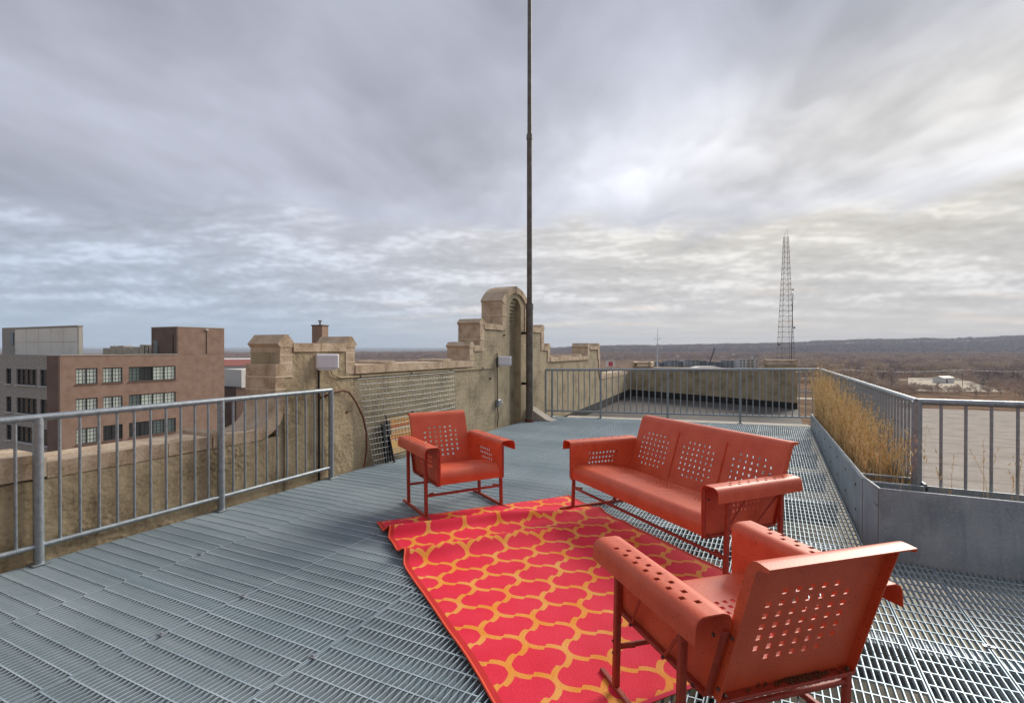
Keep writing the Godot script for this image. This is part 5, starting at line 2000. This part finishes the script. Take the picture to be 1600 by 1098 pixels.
func bare_tree(s: int, h: float, spread: float, tint: String, twigs: int) -> Array:
	# trunk and limbs as tapering tubes, crown as many fine twigs fanned round the limbs
	var r := rng(s)
	var tr := Geo.new()
	var cr := Geo.new()
	var th := h * r.randf_range(0.28, 0.4)
	tr.tube([Vector3.ZERO, Vector3(r.randf_range(-0.2, 0.2), th, r.randf_range(-0.2, 0.2)), Vector3(r.randf_range(-0.5, 0.5), h * 0.75, r.randf_range(-0.5, 0.5))], h * 0.02, 5, h * 0.006, false)
	var limbs := []
	for k in 9:
		var a := TAU * k / 9.0 + r.randf() * 0.6
		var y0 := lerpf(th * 0.7, h * 0.7, r.randf())
		var el := r.randf_range(0.5, 1.15)
		var len_ := spread * r.randf_range(0.6, 1.05)
		var e := Vector3(cos(a) * cos(el) * len_, y0 + sin(el) * len_, sin(a) * cos(el) * len_)
		e.y = minf(e.y, h)
		tr.tube([Vector3(0, y0, 0), e * 0.5 + Vector3(0, y0 * 0.5 + 0.3, 0), e], h * 0.009, 4, h * 0.003, false)
		limbs.append([Vector3(0, y0, 0), e])
	limbs.append([Vector3(0, th, 0), Vector3(0, h * 0.95, 0)])
	for k in twigs:
		var lb = limbs[r.randi() % limbs.size()]
		var p: Vector3 = lb[0].lerp(lb[1], r.randf_range(0.35, 1.05))
		var d := Vector3(r.randfn(), absf(r.randfn()) * 0.9 + 0.1, r.randfn()).normalized() * spread * r.randf_range(0.18, 0.48)
		var sd := d.cross(Vector3(r.randfn(), r.randfn(), r.randfn())).normalized() * h * r.randf_range(0.007, 0.018)
		cr.tri(p - sd, p + sd, p + d)
		var q := p + d * 0.5
		var d2 := (d.normalized() + Vector3(r.randfn(), r.randf(), r.randfn()) * 0.7).normalized() * d.length() * 0.6
		cr.tri(q - sd * 0.7, q + sd * 0.7, q + d2)
	return [tr.mesh(M.bark), cr.mesh(M[tint])]

func vegetation() -> void:
	var r := rng(55)
	var kinds := []
	for k in 6:
		kinds.append(bare_tree(300 + k, 11.0 + k % 3, 4.6, ["twigs", "twigs_dark", "twigs_pale"][k % 3], 210))
	# nearest trees and shrubs of the flood plain, one by one
	var spots := []
	var clear := func(p: Vector3) -> bool:
		return (p.z > -364.0 and p.x > 8.0) or (p.x > 96 and p.x < 158 and p.z < -488 and p.z > -700) or absf(p.z + 645.0 + (p.x - 70) * 0.09) < 9.0
	var tries := 0
	while spots.size() < 210 and tries < 6000:
		tries += 1
		var px := r.randf_range(1235, 1640)
		var d := r.randf_range(330, 1000) if r.randf() < 0.8 else r.randf_range(330, 520)
		if px < 1290 and d < 560: continue
		var p := polar(px, d, GY)
		if clear.call(p): continue
		spots.append([p, d])
	for k in spots.size():
		var p: Vector3 = spots[k][0]
		var d: float = spots[k][1]
		var ki := r.randi() % 6
		var shrub := d < 470.0 and r.randf() < 0.6
		var t := thing("bare_shrub" if shrub else "bare_tree", "leafless brown shrub in the flood plain at right" if shrub else "leafless tree in the flood plain at right", "shrub" if shrub else "tree", p, r.randf() * TAU, "leafless shrubs in the flood plain" if shrub else "leafless trees in the flood plain")
		var sc := r.randf_range(0.35, 0.6) if shrub else r.randf_range(0.85, 1.55)
		put(kinds[ki][0], "trunk", t, Vector3.ZERO, Basis.IDENTITY.scaled(Vector3(sc, sc, sc)))
		put(kinds[ki][1], "crown", t, Vector3.ZERO, Basis.IDENTITY.scaled(Vector3(sc * 1.15, sc, sc * 1.15)))
	# dark evergreen by the shed
	var ev := thing("evergreen_tree", "small dark evergreen right of the gravel clearing", "tree", polar(1537, 430.0, GY))
	var g := Geo.new()
	g.tube([Vector3.ZERO, Vector3(0, 1.6, 0)], 0.25, 6)
	part(g, "trunk", M.bark, ev)
	g = Geo.new()
	for k in 420:
		var a := r.randf() * TAU
		var y := r.randf_range(0.6, 6.4)
		var rad := (2.6 * sqrt(maxf(0.05, 1.0 - pow((y - 2.6) / 4.2, 2.0)))) * r.randf_range(0.3, 1.0)
		var p := Vector3(cos(a) * rad, y, sin(a) * rad)
		var o := Vector3(cos(a), r.randf_range(-0.3, 0.5), sin(a)) * 0.8
		var sd := o.cross(Vector3.UP).normalized() * 0.3
		g.tri(p - sd, p + sd, p + o)
	part(g, "crown", M.evergreen, ev)
	# the woods behind, too many to count: in stands, with clearings between
	var stand := noise(500, 0.0075, 3)
	var tone := noise(501, 0.006, 2)
	for band in 4:
		var xf := [[], [], []]
		var n: int = [5200, 8600, 15000, 5200][band]
		for k in n:
			var px: float
			var d: float
			if band == 0:
				px = r.randf_range(1190, 1700); d = lerpf(470, 1250, pow(r.randf(), 0.75))
			elif band == 1:
				px = r.randf_range(300, 1800); d = lerpf(1100, 1900, r.randf())
			elif band == 2:
				px = r.randf_range(-100, 1900); d = lerpf(1850, 2755, pow(r.randf(), 0.48))
			else:
				px = r.randf_range(1235, 1680); d = lerpf(366, 760, pow(r.randf(), 1.1))
			var p := polar(px, d, land_y(px, d) - 0.5)
			if (band == 0 or band == 3) and clear.call(p): continue
			if band == 3 and px < 1290 and d < 520: continue
			if band != 2 and stand.get_noise_2d(p.x, p.z) < r.randf_range(-0.45, 0.12): continue
			if band == 1 and px < 1230 and d < 1400 and r.randf() < 0.5: continue
			var sc: float = r.randf_range(0.75, 1.6) * [1.1, 1.25, 1.3, 0.38][band]
			var v := clampi(int((tone.get_noise_2d(p.x, p.z) + r.randf_range(-0.22, 0.22)) * 2.6 + 1.5), 0, 2)
			xf[v].append(Transform3D(Basis(Vector3.UP, r.randf() * TAU).scaled(Vector3(sc * 1.3, sc, sc * 1.3)), p))
		for v in 3:
			var mm := MultiMesh.new()
			mm.transform_format = MultiMesh.TRANSFORM_3D
			var mk := bare_tree(340 + band * 3 + v, 11.0, 5.2, [["twigs_dark", "twigs", "twigs_pale"], ["twigs_dark", "twigs", "twigs"], ["twigs_dark", "twigs_dark", "twigs"], ["twigs", "brush", "twigs_pale"]][band][v], [190, 130, 90, 120][band])
			mm.mesh = mk[1]
			mm.instance_count = xf[v].size()
			for k in xf[v].size(): mm.set_instance_transform(k, xf[v][k])
			var o := MultiMeshInstance3D.new()
			o.name = numbered("woodland")
			o.multimesh = mm
			add_child(o)
			tag(o, ["%s leafless woods across the flood plain", "%s leafless woods below the ridge", "%s woods covering the distant ridge", "%s low brush between the trees of the flood plain"][band] % ["dark brown", "brown", "pale brown"][v], "woods", "", "stuff")
	# power line across the plain
	for k in 4:
		var p := polar([1150.0, 1330.0, 1505.0, 1690.0][k], 430.0, GY)
		var t := thing("utility_pole", "wooden utility pole standing in the plain, " + ["leftmost of the four", "second from the left", "third from the left", "rightmost of the four"][k], "pole", p, TH, "utility poles in the plain")
		g = Geo.new()
		g.tube([Vector3.ZERO, Vector3(0, 14.5, 0)], 0.22, 6, 0.14)
		part(g, "pole_shaft", M.bark, t)
		g = Geo.new()
		g.box(Vector3(0, 13.6, 0), Vector3(0.2, 0.2, 3.0))
		part(g, "cross_arm", M.bark, t)
		if k < 3:
			var q := polar([1150.0, 1330.0, 1505.0, 1690.0][k + 1], 430.0, GY)
			for s in [-1.2, 1.2]:
				g = Geo.new()
				var off := Vector3(s * sin(TH), 13.8, s * cos(TH))
				var pts := []
				for j in 9: pts.append(p.lerp(q, j / 8.0) + off - Vector3(0, 1.4 * (1.0 - pow(j / 4.0 - 1.0, 2.0)), 0))
				g.tube(pts, 0.05, 4, -1.0, false)
				var wire := part(g, "power_line", M.galvanized, self)
				tag(wire, "%s power line span %s" % ["near" if s > 0 else "far", ["left of the second utility pole", "between the second and third utility poles", "right of the third utility pole"][k]], "cable", "power lines over the plain")
# ------------------------------------------------------------------
func _ready() -> void:
	light_and_camera()
	materials()
	# the large structure
	land()
	lower_roof()
	grating()
	parapet()
	far_parapet()
	back_sky_block()
	left_buildings()
	town()
	towers()
	# the terrace
	railings()
	flagpole()
	planter()
	fittings()
	furniture()
	rug()
	# small things last
	dry_grass()
	vegetation()
